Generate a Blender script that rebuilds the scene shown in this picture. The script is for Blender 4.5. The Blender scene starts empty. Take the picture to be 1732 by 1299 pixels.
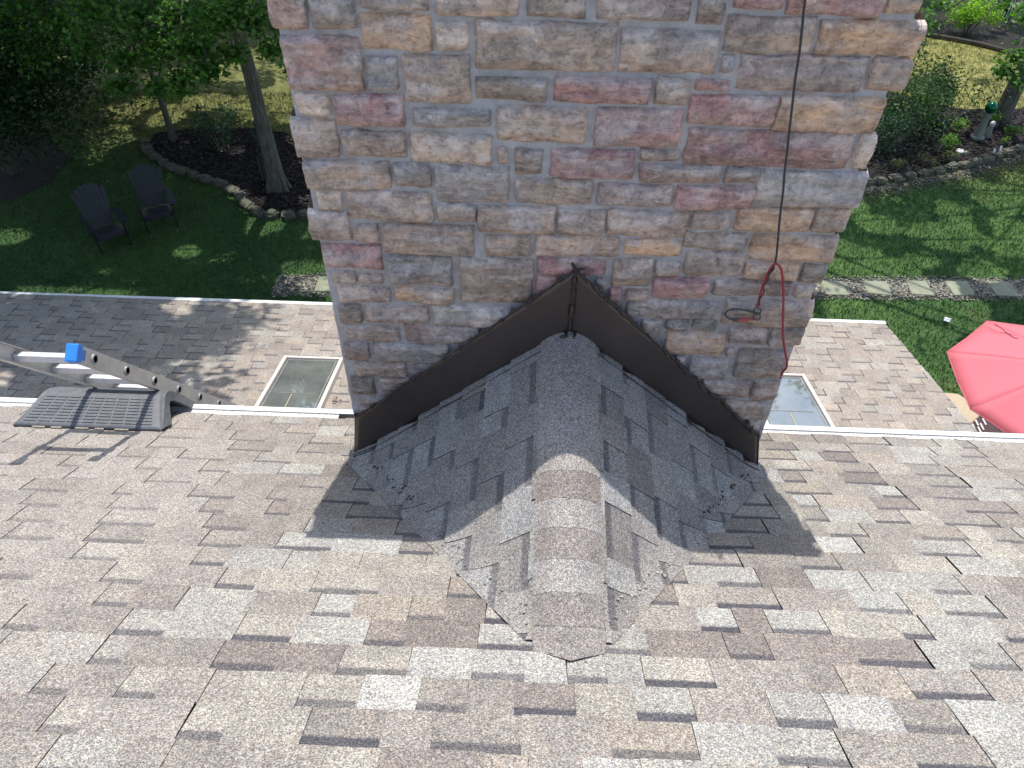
import bpy, bmesh, math, random
import numpy as np
from mathutils import Vector, Matrix, noise
R=math.radians
rng=np.random.default_rng(7); random.seed(7)
C=bpy.context.scene.collection
SC=bpy.context.scene

# ------------------------------------------------------------------ camera
F_PX,PITCH,ROLL,YAW=1303.9,0.7849,0.0181,-0.0241
def cam_axes():
    cy,sy=math.cos(YAW),math.sin(YAW)
    F=np.array([sy*math.cos(PITCH),cy*math.cos(PITCH),-math.sin(PITCH)])
    Rr=np.array([cy,-sy,0.]); U=np.cross(Rr,F); c,s=math.cos(ROLL),math.sin(ROLL)
    return F,c*Rr+s*U,-s*Rr+c*U
FV,RV,UV_=cam_axes()
def ray(u,v): return FV+(u-866)/F_PX*RV+(649.5-v)/F_PX*UV_      # used once, to survey sizes from the photo
def atY(u,v,y): d=ray(u,v); return d*(y/d[1])
def atZ(u,v,z): d=ray(u,v); return d*(z/d[2])
cd=bpy.data.cameras.new('camera'); co=bpy.data.objects.new('camera',cd); C.objects.link(co)
cd.sensor_width=36; cd.lens=F_PX/1732*36; cd.clip_start=.05; cd.clip_end=400
M=Matrix.Identity(4)
for i in range(3): M[i][0]=RV[i]; M[i][1]=UV_[i]; M[i][2]=-FV[i]
co.matrix_world=M; SC.camera=co
# ------------------------------------------------------------------ light
SUN_EL=68.0
w=bpy.data.worlds.new('World'); SC.world=w; w.use_nodes=True
nt=w.node_tree; sky=nt.nodes.new('ShaderNodeTexSky'); sky.sky_type='NISHITA'; sky.sun_disc=False
sky.sun_elevation=R(SUN_EL); sky.sun_rotation=R(0); sky.air_density=1.25; sky.dust_density=1.6
nt.links.new(sky.outputs[0],nt.nodes['Background'].inputs[0]); nt.nodes['Background'].inputs[1].default_value=.15
sd=bpy.data.lights.new('sun','SUN'); sd.energy=3.1; sd.angle=R(.53); sd.color=(1,.97,.925)
so=bpy.data.objects.new('sun',sd); C.objects.link(so); so.rotation_euler=(R(-(90-SUN_EL)),0,R(0))
SC.view_settings.view_transform='Standard'; SC.view_settings.look='None'; SC.view_settings.exposure=0.74; SC.view_settings.gamma=1
SC.cycles.max_bounces=6; SC.cycles.diffuse_bounces=4
TSUN=math.tan(R(SUN_EL))

# ------------------------------------------------------------------ helpers
def tag(o,label=None,cat=None,group=None,kind=None):
    if label: o['label']=label
    if cat: o['category']=cat
    if group: o['group']=group
    if kind: o['kind']=kind
    return o
def empty(name,loc=(0,0,0),rz=0,parent=None):
    o=bpy.data.objects.new(name,None); C.objects.link(o); o.location=loc; o.rotation_euler=(0,0,rz); o.empty_display_size=.1
    if parent: o.parent=parent
    return o
def link(name,me,mat=None,parent=None):
    o=bpy.data.objects.new(name,me); C.objects.link(o)
    if mat is not None and not me.materials: me.materials.append(mat)
    if parent: o.parent=parent
    return o
def mesh_np(name,V,Fq,mat,parent=None,col=None,uv=None,smooth=False):
    """V (n,3); Fq (m,k) equal-sized faces; col (n,4) per vertex; uv (m*k,2) per corner"""
    V=np.asarray(V,np.float32); Fq=np.asarray(Fq,np.int32); k=Fq.shape[1]
    me=bpy.data.meshes.new(name); me.vertices.add(len(V)); me.vertices.foreach_set('co',V.ravel())
    me.loops.add(Fq.size); me.loops.foreach_set('vertex_index',Fq.ravel())
    me.polygons.add(len(Fq)); me.polygons.foreach_set('loop_start',np.arange(0,Fq.size,k,dtype=np.int32))
    me.polygons.foreach_set('loop_total',np.full(len(Fq),k,np.int32))
    if smooth: me.polygons.foreach_set('use_smooth',np.ones(len(Fq),bool))
    me.update(calc_edges=True)
    if col is not None:
        a=me.color_attributes.new('col','FLOAT_COLOR','POINT'); a.data.foreach_set('color',np.asarray(col,np.float32).ravel())
    if uv is not None:
        l=me.uv_layers.new(name='UVMap'); l.data.foreach_set('uv',np.asarray(uv,np.float32).ravel())
    return link(name,me,mat,parent)
class MB:
    def __init__(s): s.bm=bmesh.new()
    def box(s,c,size,rot=None,bev=0,tap=None):
        m=Matrix.Translation(Vector(c))
        if rot is not None: m=m@rot.to_4x4()
        r=bmesh.ops.create_cube(s.bm,size=1,matrix=Matrix.Identity(4)); vs=r['verts']
        for v in vs:
            v.co.x*=size[0]; v.co.y*=size[1]; v.co.z*=size[2]
            if tap and v.co.z>0: v.co.x*=tap; v.co.y*=tap
        if bev:
            es=list({e for v in vs for e in v.link_edges})
            rr=bmesh.ops.bevel(s.bm,geom=es,offset=bev,segments=2,affect='EDGES',profile=.6)
            vs=list({v for f in rr['faces'] for v in f.verts}|{v for v in vs if v.is_valid})
        bmesh.ops.transform(s.bm,matrix=m,verts=vs); return s
    def tube(s,pts,rad,n=8,cap=True):
        pts=[Vector(p) for p in pts]; rads=rad if hasattr(rad,'__len__') else [rad]*len(pts)
        up=Vector((0,0,1)); rings=[]; prev=None
        for i,p in enumerate(pts):
            d=(pts[min(i+1,len(pts)-1)]-pts[max(i-1,0)]).normalized()
            a=prev if prev is not None else (up.cross(d) if abs(d.z)<.95 else Vector((1,0,0)))
            a=(a-d*a.dot(d)).normalized(); prev=a; b=d.cross(a)
            rings.append([s.bm.verts.new(p+(a*math.cos(6.28318*k/n)+b*math.sin(6.28318*k/n))*rads[i]) for k in range(n)])
        for r0,r1 in zip(rings,rings[1:]):
            for k in range(n): s.bm.faces.new((r0[k],r0[(k+1)%n],r1[(k+1)%n],r1[k]))
        if cap: s.bm.faces.new(rings[0][::-1]); s.bm.faces.new(rings[-1])
        return s
    def cyl(s,a,b,r0,r1=None,n=12): return s.tube([a,b],[r0,r0 if r1 is None else r1],n)
    def poly(s,pts,thick=None,nrm=None):
        vs=[s.bm.verts.new(p) for p in pts]; f=s.bm.faces.new(vs)
        if thick:
            r=bmesh.ops.extrude_face_region(s.bm,geom=[f]); nv=[g for g in r['geom'] if isinstance(g,bmesh.types.BMVert)]
            for v in nv: v.co+=Vector(nrm)*thick
        return s
    def sphere(s,c,r,seg=12,sc=(1,1,1)):
        m=Matrix.Translation(Vector(c))@Matrix.Diagonal((sc[0],sc[1],sc[2],1)); bmesh.ops.create_uvsphere(s.bm,u_segments=seg,v_segments=max(6,seg//2),radius=r,matrix=m); return s
    def build(s,name,mat,parent=None,smooth=False):
        bmesh.ops.recalc_face_normals(s.bm,faces=s.bm.faces)
        me=bpy.data.meshes.new(name); s.bm.to_mesh(me); s.bm.free()
        if smooth:
            for p in me.polygons: p.use_smooth=True
            try: me.set_sharp_from_angle(angle=R(40))
            except Exception: pass
        return link(name,me,mat,parent)
def copy_tree(o,parent=None):
    c=o.copy(); C.objects.link(c); c.parent=parent
    for ch in list(o.children): copy_tree(ch,c)
    return c
# ---- value noise, vectorised
_T=rng.random((64,64,64)).astype(np.float32)
def vnoise(P):
    P=np.asarray(P,float); i=np.floor(P).astype(int); f=P-i; f=f*f*(3-2*f); out=0
    for dx in (0,1):
        for dy in (0,1):
            for dz in (0,1):
                wt=(f[...,0] if dx else 1-f[...,0])*(f[...,1] if dy else 1-f[...,1])*(f[...,2] if dz else 1-f[...,2])
                out=out+wt*_T[(i[...,0]+dx)%64,(i[...,1]+dy)%64,(i[...,2]+dz)%64]
    return out*2-1
def fbm(P,o=4):
    r=0;a=1;P=np.asarray(P,float)
    for k in range(o): r=r+a*vnoise(P*(2**k)+k*7.3); a*=.5
    return r
def lin(r,g,b): 
    f=lambda c:(c/255)/12.92 if c<=10 else (((c/255)+.055)/1.055)**2.4
    return np.array([f(r),f(g),f(b)])

# ------------------------------------------------------------------ materials
class N:
    def __init__(s,name):
        s.m=bpy.data.materials.new(name); s.m.use_nodes=True; s.t=s.m.node_tree; s.b=s.t.nodes['Principled BSDF']; s.out=s.t.nodes['Material Output']
        s.tc=s.t.nodes.new('ShaderNodeTexCoord')
    def n(s,t,**k):
        x=s.t.nodes.new('ShaderNode'+t)
        for a,b in k.items():
            if a.startswith('i_'):
                key=a[2:]; key=int(key) if key.isdigit() else key
                x.inputs[key].default_value=b
            else: setattr(x,a,b)
        return x
    def l(s,a,b): s.t.links.new(a,b)
    def noise(s,scale,detail=4,rough=.6,coord='Object',dist=0):
        x=s.n('TexNoise'); x.inputs['Scale'].default_value=scale; x.inputs['Detail'].default_value=detail; x.inputs['Roughness'].default_value=rough; x.inputs['Distortion'].default_value=dist
        s.l(s.tc.outputs[coord],x.inputs['Vector']); return x.outputs['Fac']
    def ramp(s,fac,stops,interp='LINEAR'):
        x=s.n('ValToRGB'); x.color_ramp.interpolation=interp; e=x.color_ramp.elements
        while len(e)<len(stops): e.new(.5)
        for q,(p,c) in zip(e,stops): q.position=p; q.color=(*c,1) if len(c)==3 else c
        s.l(fac,x.inputs[0]); return x.outputs[0]
    def mix(s,fac,a,b,mode='MIX'):
        x=s.n('Mix',data_type='RGBA',blend_type=mode)
        for v,i in ((fac,0),(a,6),(b,7)):
            if hasattr(v,'node'): s.l(v,x.inputs[i])
            else: x.inputs[i].default_value=v if i==0 else ((*v,1) if len(v)==3 else v)
        return x.outputs[2]
    def math(s,op,a,b=None,c=None):
        x=s.n('Math',operation=op)
        for i,v in enumerate((a,b,c)):
            if v is None: continue
            if hasattr(v,'node'): s.l(v,x.inputs[i])
            else: x.inputs[i].default_value=v
        return x.outputs[0]
    def bump(s,h,strength=.5,dist=.01):
        x=s.n('Bump'); x.inputs['Strength'].default_value=strength; x.inputs['Distance'].default_value=dist; s.l(h,x.inputs['Height']); s.l(x.outputs[0],s.b.inputs['Normal']); return x
    def col(s,c):
        if hasattr(c,'node'): s.l(c,s.b.inputs['Base Color'])
        else: s.b.inputs['Base Color'].default_value=(*c,1)
        return s
    def set(s,**k):
        for a,v in k.items(): s.b.inputs[a.replace('_',' ')].default_value=v
        return s
def simple(name,c,rough=.6,metal=0,var=.15,scale=20,bump=.2,bd=.003,spec=.5):
    m=N(name); f=m.noise(scale,5); c=np.array(c)
    m.col(m.ramp(f,[(.25,tuple(c*(1-var))),(.75,tuple(np.minimum(c*(1+var),1)))])); m.set(Roughness=rough,Metallic=metal); m.b.inputs['Specular IOR Level'].default_value=spec
    if bump: m.bump(m.noise(scale*3,4),bump,bd)
    return m.m
# shingles : vertex colour = blend colour, alpha = shadow-line strength; UV.v = position in the course
def shingle_mat(name,edge=False,cell=230,soft=0):
    m=N(name)
    a=m.n('Attribute',attribute_name='col'); sep=m.n('SeparateXYZ'); uvn=m.n('UVMap'); m.l(uvn.outputs[0],sep.inputs[0])
    vor=m.n('TexVoronoi'); vor.inputs['Scale'].default_value=cell; m.l(m.tc.outputs['Object'],vor.inputs['Vector'])
    rs=m.n('SeparateColor'); m.l(vor.outputs['Color'],rs.inputs[0])
    big=m.noise(9,3); med=m.noise(90,3,.7)
    g=m.ramp(rs.outputs[0],[(0,(.40,.39,.41)),(.3,(.72,.70,.70)),(.65,(1.06,1.05,1.03)),(1,(1.72,1.68,1.6))])
    if soft: g=m.mix(soft,g,(.93,.92,.91))
    tint=m.ramp(rs.outputs[1],[(0,(1.12,.98,.86)),(.5,(1,1,1)),(1,(.93,.99,1.06))])
    c=m.mix(1,a.outputs['Color'],g,'MULTIPLY'); c=m.mix(1,c,tint,'MULTIPLY')
    c=m.mix(1,c,m.ramp(med,[(.3,(.8,.8,.8)),(.7,(1.2,1.2,1.2))]),'MULTIPLY')
    c=m.mix(1,c,m.ramp(big,[(.3,(.88,.88,.9)),(.7,(1.1,1.1,1.08))]),'MULTIPLY')
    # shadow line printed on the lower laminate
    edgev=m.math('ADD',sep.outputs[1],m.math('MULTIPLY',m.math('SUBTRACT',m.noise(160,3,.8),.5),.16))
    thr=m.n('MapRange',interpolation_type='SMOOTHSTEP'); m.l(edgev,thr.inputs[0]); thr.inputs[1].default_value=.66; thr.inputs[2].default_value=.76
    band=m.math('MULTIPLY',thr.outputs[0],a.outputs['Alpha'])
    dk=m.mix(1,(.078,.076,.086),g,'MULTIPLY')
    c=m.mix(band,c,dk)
    m.col(c); m.set(Roughness=.9); m.b.inputs['Specular IOR Level'].default_value=.25
    h=m.math('ADD',rs.outputs[0],m.math('MULTIPLY',med,.5)); m.bump(h,.55,.0022)
    return m.m
M_SH=shingle_mat('asphalt_shingle',cell=320); M_SH2=shingle_mat('asphalt_shingle_far',cell=120,soft=.6)
def vcol_mat(name,rough=.85,bscale=60,bdist=.004,bstr=.7,mult=None,spec=.3):
    m=N(name); a=m.n('Attribute',attribute_name='col'); c=a.outputs['Color']
    if mult: c=m.mix(1,c,m.ramp(m.noise(mult,6,.7),[(.25,(.62,.62,.62)),(.75,(1.35,1.35,1.35))]),'MULTIPLY')
    m.col(c); m.set(Roughness=rough); m.b.inputs['Specular IOR Level'].default_value=spec; m.bump(m.noise(bscale,6,.65),bstr,bdist); return m.m
def stone_mat():
    m=N('cast_stone'); a=m.n('Attribute',attribute_name='col')
    n1=m.noise(7,7,.68,dist=.7); n2=m.noise(38,6,.75,dist=.5); n3=m.noise(150,3,.7)
    c=m.mix(1,a.outputs['Color'],m.ramp(n1,[(.3,(.55,.56,.6)),(.5,(1,1,1)),(.72,(1.4,1.34,1.28))]),'MULTIPLY')
    c=m.mix(1,c,m.ramp(n2,[(.30,(.48,.48,.50)),(.5,(1,1,1)),(.70,(1.42,1.40,1.37))]),'MULTIPLY')
    c=m.mix(m.ramp(m.noise(11,8,.8,dist=1.2),[(.60,(0,0,0)),(.70,(.45,.45,.45))]),c,(.42,.41,.42))
    c=m.mix(m.ramp(m.noise(26,8,.75,dist=.8),[(.67,(0,0,0)),(.70,(1,1,1))]),c,(.52,.5,.48))
    mp=m.n('Mapping'); mp.inputs['Scale'].default_value=(1,1,3.2); m.l(m.tc.outputs['Object'],mp.inputs[0])
    vn=m.n('TexNoise'); vn.inputs['Scale'].default_value=9; vn.inputs['Detail'].default_value=9; vn.inputs['Roughness'].default_value=.72; vn.inputs['Distortion'].default_value=1.6; m.l(mp.outputs[0],vn.inputs['Vector'])
    c=m.mix(m.ramp(vn.outputs['Fac'],[(.52,(0,0,0)),(.60,(.4,.4,.4)),(.66,(.1,.1,.1)),(.8,(.3,.3,.3))]),c,(.60,.55,.53))
    c=m.mix(m.ramp(vn.outputs['Fac'],[(.30,(.7,.7,.7)),(.40,(.1,.1,.1)),(.46,(0,0,0))]),c,(.15,.12,.11))
    c=m.mix(1,c,(1.78,1.70,1.60),'MULTIPLY')
    m.col(c); m.set(Roughness=.78); m.b.inputs['Specular IOR Level'].default_value=.3
    h=m.math('ADD',m.math('ADD',n1,m.math('MULTIPLY',vn.outputs['Fac'],1.3)),m.math('ADD',m.math('MULTIPLY',n2,.6),m.math('MULTIPLY',n3,.12))); m.bump(h,1,.024)
    return m.m
M_ST=stone_mat()
M_MORTAR=simple('mortar',(.48,.465,.465),.9,var=.22,scale=22,bump=.9,bd=.008)
def bronze():
    m=N('dark_bronze_metal'); f=m.noise(2.5,3); m.col(m.ramp(f,[(.3,(.10,.083,.074)),(.7,(.135,.112,.10))])); m.set(Roughness=.36,Metallic=.6)
    m.bump(m.noise(4,2),.25,.02); return m.m
M_BRONZE=bronze()
M_TAR=simple('brown_sealant',(.05,.034,.028),.45,var=.6,scale=50,bump=.8,bd=.006)
M_WHITE=simple('white_aluminium',(.70,.69,.66),.45,var=.16,scale=9,bump=.15)
M_GUARD=None
def guard():
    m=N('granule_covered_guard'); v=m.noise(170,2,.9); m.col(m.ramp(v,[(.36,(.12,.11,.10)),(.46,(.62,.6,.56)),(.6,(.8,.78,.74))])); m.set(Roughness=.8); return m.m
M_GUARD=guard()
M_DARK=simple('gutter_inside',(.16,.155,.15),.8,var=.4)
M_SIDING=simple('beige_siding',(.45,.40,.33),.7,var=.08,scale=4)
M_FRAME=simple('beige_frame',(.62,.53,.46),.5,var=.06,scale=8,bump=.1)
M_RUB=None
def rubber():
    m=N('black_rubber'); f=m.noise(25,6,.7); m.col(m.ramp(f,[(.3,(.085,.087,.093)),(.7,(.145,.147,.155))])); m.set(Roughness=.62); m.bump(m.noise(180,3),.4,.002); return m.m
M_RUB=rubber()
def alum(name,c,r):
    m=N(name); f=m.noise(14,6,.7); m.col(m.ramp(f,[(.3,tuple(np.array(c)*.75)),(.7,c)])); m.set(Roughness=r,Metallic=.25); m.bump(m.noise(60,3),.2,.002); return m.m
M_AL=alum('ladder_aluminium',(.62,.60,.57),.45); M_ALW=alum('rung_aluminium',(.80,.79,.78),.5)
M_SOCK=simple('socket_metal',(.28,.28,.29),.5,metal=.3,var=.3); M_BLUE=simple('blue_plastic',(.03,.22,.72),.4,var=.15,scale=10)
M_ROPE=simple('red_rope',(.40,.045,.05),.8,var=.4,scale=300,bump=.8,bd=.002)
M_CORD=simple('dark_cord',(.045,.045,.05),.7,var=.3,scale=200,bump=.5,bd=.001)
M_STEEL=simple('grey_steel',(.10,.11,.125),.35,metal=.8,var=.2,scale=40)
M_REDP=simple('red_plastic',(.42,.08,.08),.6,var=.25,scale=90)
M_FOAM=simple('tan_foam',(.30,.26,.2),.9,var=.4,scale=60,bump=.8,bd=.006)
M_BARK0=simple('dry_twig',(.06,.05,.04),.9); M_CONC=simple('concrete_cap',(.4,.39,.37),.9,var=.15,scale=9,bump=.6)

# =================================================================== HOUSE
S,H=.5614,1.626            # main roof slope, camera height above it at y=0
D=2.49                      # front plane of the chimney stones
XL,XR=-.853,1.180
S2,H2,YF=.2475,4.1373,7.136 # lower roof
ZG=-8.3
XEDGE=4.249
def zroof(x,y): return -H-S*y
def zlow(x,y): return -H2-S2*y
house=tag(empty('house',(0,3,ZG)),'house with brown grey shingle roofs, a wide stone chimney and two skylights','house')
house_inv=Matrix.Translation((0,-3,-ZG))
def hp(o):   # parent to house keeping world coordinates
    o.parent=house; o.matrix_parent_inverse=house_inv; return o

PAL=[((.315,.302,.285),2.6),((.32,.285,.245),2.2),((.285,.235,.19),1.2),((.175,.138,.128),1.5),((.235,.202,.182),2.6),((.26,.224,.205),2.4),((.36,.352,.34),1.3)]
PC=np.array([c for c,_ in PAL]); PC=(PC*.72+PC.mean(1,keepdims=True)*.28); PC=PC*.80+np.array([.255,.228,.212])*.20; PC=PC*np.array([1.065,1.10,1.055]); PC=PC*.82+np.array([.275,.258,.238])*.18; PW=np.array([w for _,w in PAL]); PW/=PW.sum()
def shingles(name,a0,a1,b0,b1,db,P,mat,parent,uni=lambda a,b:0.,sub=(1,1),T=.0035,seed=1,mean=(.295,.270,.246),pc=PC,keep=None,ec=None):
    """courses along a, stepping down-slope with b; P(a,b,n)->xyz arrays"""
    r=np.random.default_rng(seed); V=[];Fc=[];COL=[];UV=[];nv=0
    mean=np.array(mean); nb=int(math.ceil((b1-b0)/db))
    for i in range(nb):
        bu=b0+i*db; bd=bu+db
        a=a0-r.random()*.6; tooth=r.random()<.5; last=None; run=0; nxt=r.uniform(.2,1.)
        while a<a1:
            wd=r.uniform(.10,.27) if tooth else r.uniform(.09,.24)
            ae=a+wd; 
            if last is None or r.random()<.92: k=r.choice(len(pc),p=PW); last=k
            else: k=last
            c=pc[k]*(1+r.normal(0,.05)); u=uni((a+ae)/2,(bu+bd)/2); c=c*(1-u)+mean*(1+r.normal(0,.06))*u
            lift=T if tooth else 0.; gap=0.; 
            if a>nxt: gap=r.uniform(.0015,.0055); nxt=a+r.uniform(.3,.8)
            A0,A1=max(a+gap,a0),min(ae,a1)
            if A1-A0>.01 and (keep is None or keep((A0+A1)/2,(bu+bd)/2)):
                na,nbb=max(1,int(round((A1-A0)/.05))) if sub[0]>1 else 1,sub[1]
                sk=r.normal(0,.0015); jb=r.normal(0,.0012); tb=T*1.3+lift+abs(r.normal(0,.0012)); tu=-.0008+lift
                aa=np.linspace(A0,A1,na+1); ff=np.linspace(0,1,nbb+1)
                AA,FF=np.meshgrid(aa,ff,indexing='ij'); BB=bu-.002+(bd+jb-bu+.002)*FF
                top=P(AA+sk*FF,BB,tu+(tb-tu)*FF).reshape(-1,3)
                low=P(AA+sk*FF,BB,np.full_like(AA,-.003)).reshape(-1,3)
                n1=(na+1)*(nbb+1); V.append(top); V.append(low)
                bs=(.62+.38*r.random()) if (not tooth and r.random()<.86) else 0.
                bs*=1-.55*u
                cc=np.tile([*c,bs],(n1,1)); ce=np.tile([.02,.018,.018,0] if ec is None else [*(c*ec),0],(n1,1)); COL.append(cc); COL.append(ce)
                idx=lambda p,q:nv+p*(nbb+1)+q
                for p in range(na):
                    for q in range(nbb):
                        Fc.append((idx(p,q),idx(p+1,q),idx(p+1,q+1),idx(p,q+1)))
                        f0,f1=1-ff[q],1-ff[q+1]; UV+=[(aa[p],f0),(aa[p+1],f0),(aa[p+1],f1),(aa[p],f1)]
                # edges: two sides and the butt, with their own (dark) vertices
                rim=[(0,q) for q in range(nbb+1)]+[(p,nbb) for p in range(1,na+1)]+[(na,q) for q in range(nbb-1,-1,-1)]
                base=nv+2*n1; rt=[top[p*(nbb+1)+q] for p,q in rim]; V.append(np.array(rt)); COL.append(np.tile([.03,.026,.026,0] if ec is None else [*(c*ec*.6),0],(len(rim),1)))
                for j in range(len(rim)-1):
                    p,q=rim[j]; p2,q2=rim[j+1]
                    Fc.append((base+j,base+j+1,nv+n1+p2*(nbb+1)+q2,nv+n1+p*(nbb+1)+q)); UV+=[(0,0)]*4
                nv+=2*n1+len(rim)
            a=ae; tooth=not tooth
    return mesh_np(name,np.concatenate(V),Fc,mat,parent,np.concatenate(COL),np.array(UV))

nrmS=np.array([0,S,1])/math.hypot(1,S)
def Pmain(a,b,n):
    wz=.004*vnoise(np.stack([a*1.3,b*1.3,a*0+3],-1))
    return np.stack([a,b+nrmS[1]*n+.004*vnoise(np.stack([a*1.7,b*3,a*0+9],-1)),-H-S*b+nrmS[2]*n+wz],-1)
DB=.143/math.hypot(1,S)
YEND=2.952
nco=int((YEND+2.6)/DB)+1
def um(a,b): return float(np.clip((-a-.75)/1.1,0,.8)) if a<0 else float(np.clip((a-1.6)/1.5,0,.45))*float(np.clip((b-1.3)/.8,0,1))
inchim=lambda a,b: not (XL+.05<a<XR-.05 and b>D+.14)
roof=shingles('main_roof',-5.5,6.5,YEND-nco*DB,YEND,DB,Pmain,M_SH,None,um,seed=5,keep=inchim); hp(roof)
# deck under the shingles, back slope
b=MB()
for (x0,x1) in ((-5.5,XL+.02),(XR-.02,6.5)):
    b.poly([(x0,D+.02,zroof(0,D+.02)-.006),(x1,D+.02,zroof(0,D+.02)-.006),(x1,YEND-.01,zroof(0,YEND-.01)-.006),(x0,YEND-.01,zroof(0,YEND-.01)-.006)],.02,(0,0,-1))
b.poly([(-5.5,-2.9,zroof(0,-2.9)-.006),(6.5,-2.9,zroof(0,-2.9)-.006),(6.5,D+.02,zroof(0,D+.02)-.006),(-5.5,D+.02,zroof(0,D+.02)-.006)],.02,(0,0,-1))
b.poly([(-5.5,-2.9,zroof(0,-2.9)-.006),(-5.5,-8,zroof(0,-2.9)-2.9),(6.5,-8,zroof(0,-2.9)-2.9),(6.5,-2.9,zroof(0,-2.9)-.006)],.02,(0,0,-1))
hp(b.build('roof_deck',simple('roof_deck_mat',(.05,.045,.045),.9)))
# walls
b=MB(); b.box((.5,-2.6,(ZG-3.5)/2),(11.4,10.6,-3.5-ZG)); hp(b.build('wall',M_SIDING))
b=MB(); b.box((-4.2,4.85,(ZG-6.0)/2),(16.1,4.2,-6.0-ZG)); hp(b.build('lower_wall',M_SIDING))
# main gutter
g=empty('gutter'); hp(g)
zE=-H-S*YEND
x1m,x2m=-5.5,6.5
sg=[(x1m,-1.07),(XR+.02,x2m)]
for x0,x1 in sg:
    MB().box(((x0+x1)/2,2.975,zE-.012),(x1-x0,.042,.006)).build('gutter_guard',M_GUARD,g)
b=MB(); b.box((-.92,2.975,zE-.09),(.30,.06,.006)); b.box((.5,2.945,zE-.06),(12,.006,.1)); b.build('gutter_trough',M_DARK,g)
for x0,x1 in [(x1m,XL-.01),(XR+.01,x2m)]:
    cx,wd=(x0+x1)/2,x1-x0
    b=MB(); b.box((cx,3.012,zE-.004),(wd,.034,.008),bev=.002); b.box((cx,3.030,zE-.06),(wd,.004,.11)); b.box((cx,3.0,zE-.113),(wd,.06,.004)); b.build('gutter_lip',M_WHITE,g)
b=MB(); b.box((-.93,2.975,zE-.004),(.03,.055,.012)); b.build('gutter_bracket',M_WHITE,g)

# ---- cricket behind the chimney
SL,SR=.861,.878
def xr_(y): return .179-.0108*(2.49-y)
def zr_(y): return -2.112-.0742*(2.49-y)
def smin(a,b,k):
    h=np.maximum(k-np.abs(a-b),0)/k; return np.minimum(a,b)-h*h*k*.25
def zcrick(x,y,k=.16,kr=.08,off=0):
    y=np.asarray(y,float); zl=zr_(y)-SL*(xr_(y)-x); zr=zr_(y)-SR*(x-xr_(y)); z=smin(zl,zr,k)+off
    rf=-H-S*y
    return -smin(-z,-rf,kr)
def Pcr(side):
    nx,nz=-side*0+side*SL/math.hypot(1,SL),1/math.hypot(1,SL)
    def P(a,b,n):  # a : along ridge (= -y), b : plan distance out from ridge
        y=-a; x=xr_(y)+side*b
        return np.stack([x+nx*n,y,zcrick(x,y)+.002+nz*n],-1)
    return P
DC=.143/math.hypot(1,SL)
PCC=PC*np.array([.97,1.0,1.05])
cr=empty('cricket'); hp(cr); cr['label']='small ridged saddle roof sloping from the chimney back, with grey shingles'
def valley_clip(o,side):
    bm=bmesh.new(); bm.from_mesh(o.data)
    xc=XL if side<0 else XR
    p0=Vector((xc,2.49,0)); p1=Vector((.164,1.075,0)); d=(p1-p0).normalized(); n=Vector((-d.y,d.x,0))
    if n.x*side<0: n=-n
    bmesh.ops.bisect_plane(bm,geom=bm.verts[:]+bm.edges[:]+bm.faces[:],plane_co=p0+n*.078,plane_no=n,clear_outer=True)
    bmesh.ops.bisect_plane(bm,geom=bm.verts[:]+bm.edges[:]+bm.faces[:],plane_co=Vector((0,D-.01,0)),plane_no=Vector((0,1,0)),clear_outer=True)
    bmesh.ops.bisect_plane(bm,geom=bm.verts[:]+bm.edges[:]+bm.faces[:],plane_co=Vector((0,1.135,0)),plane_no=Vector((0,-1,0)),clear_outer=True)
    bm.to_mesh(o.data); bm.free()
for side in (-1,1):
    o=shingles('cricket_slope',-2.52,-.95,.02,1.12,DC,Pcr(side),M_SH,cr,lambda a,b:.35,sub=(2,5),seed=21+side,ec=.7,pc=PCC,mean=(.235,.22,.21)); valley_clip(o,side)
# ridge caps
capcols=[(.30,.285,.27),(.31,.29,.27),(.28,.265,.25),(.33,.315,.30),(.37,.355,.335),(.34,.315,.29),(.225,.19,.175),(.33,.315,.3),(.25,.22,.205),(.36,.345,.325),(.225,.2,.19),(.235,.215,.2),(.33,.31,.285)]
y0=2.47
for i,cc in enumerate(capcols[:12]):
    cc=tuple((np.array(cc)*.62+np.array([.29,.27,.25])*.38)*.93)
    ya=y0-i*.118; yb=ya-.124; hw=.118+.002*random.random()
    if i>=10: hw=.118
    s_=np.linspace(-1,1,17); t_=np.linspace(0,1,4); SS,TT=np.meshgrid(s_,t_,indexing='ij')
    inset=0.0
    YY=ya+(yb-ya)*TT
    YY=YY+(np.abs(SS)*.02)+(.02*TT*np.abs(SS) if i==11 else 0)
    W=hw*(1-(.10*TT**2 if i==11 else 0)); X=xr_(YY)+SS*W
    Z=zcrick(X,YY)+.0200+.0012*TT-.003*SS**8-.013*(i>=11)*TT
    top=np.stack([X,YY,Z],-1).reshape(-1,3); F_=[]
    n=4
    for p in range(16):
        for q in range(3): F_.append((p*n+q,(p+1)*n+q,(p+1)*n+q+1,p*n+q+1))
    nvt=len(top); bot=top-np.array([0,0,.004]); rim=[(0,q) for q in range(n)]+[(p,n-1) for p in range(1,17)]+[(16,q) for q in range(n-2,-1,-1)]
    Vv=np.concatenate([top,bot,np.array([top[p*n+q] for p,q in rim])]); cols=np.concatenate([np.tile([*cc,0],(nvt,1)),np.tile([*(np.array(cc)*.8),0],(nvt+len(rim),1))])
    for j in range(len(rim)-1):
        p,q=rim[j];p2,q2=rim[j+1]; F_.append((2*nvt+j,2*nvt+j+1,nvt+p2*n+q2,nvt+p*n+q))
    mesh_np('ridge_cap',Vv,F_,M_SH,cr,cols,np.zeros((len(F_)*4,2)),smooth=False)
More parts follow.
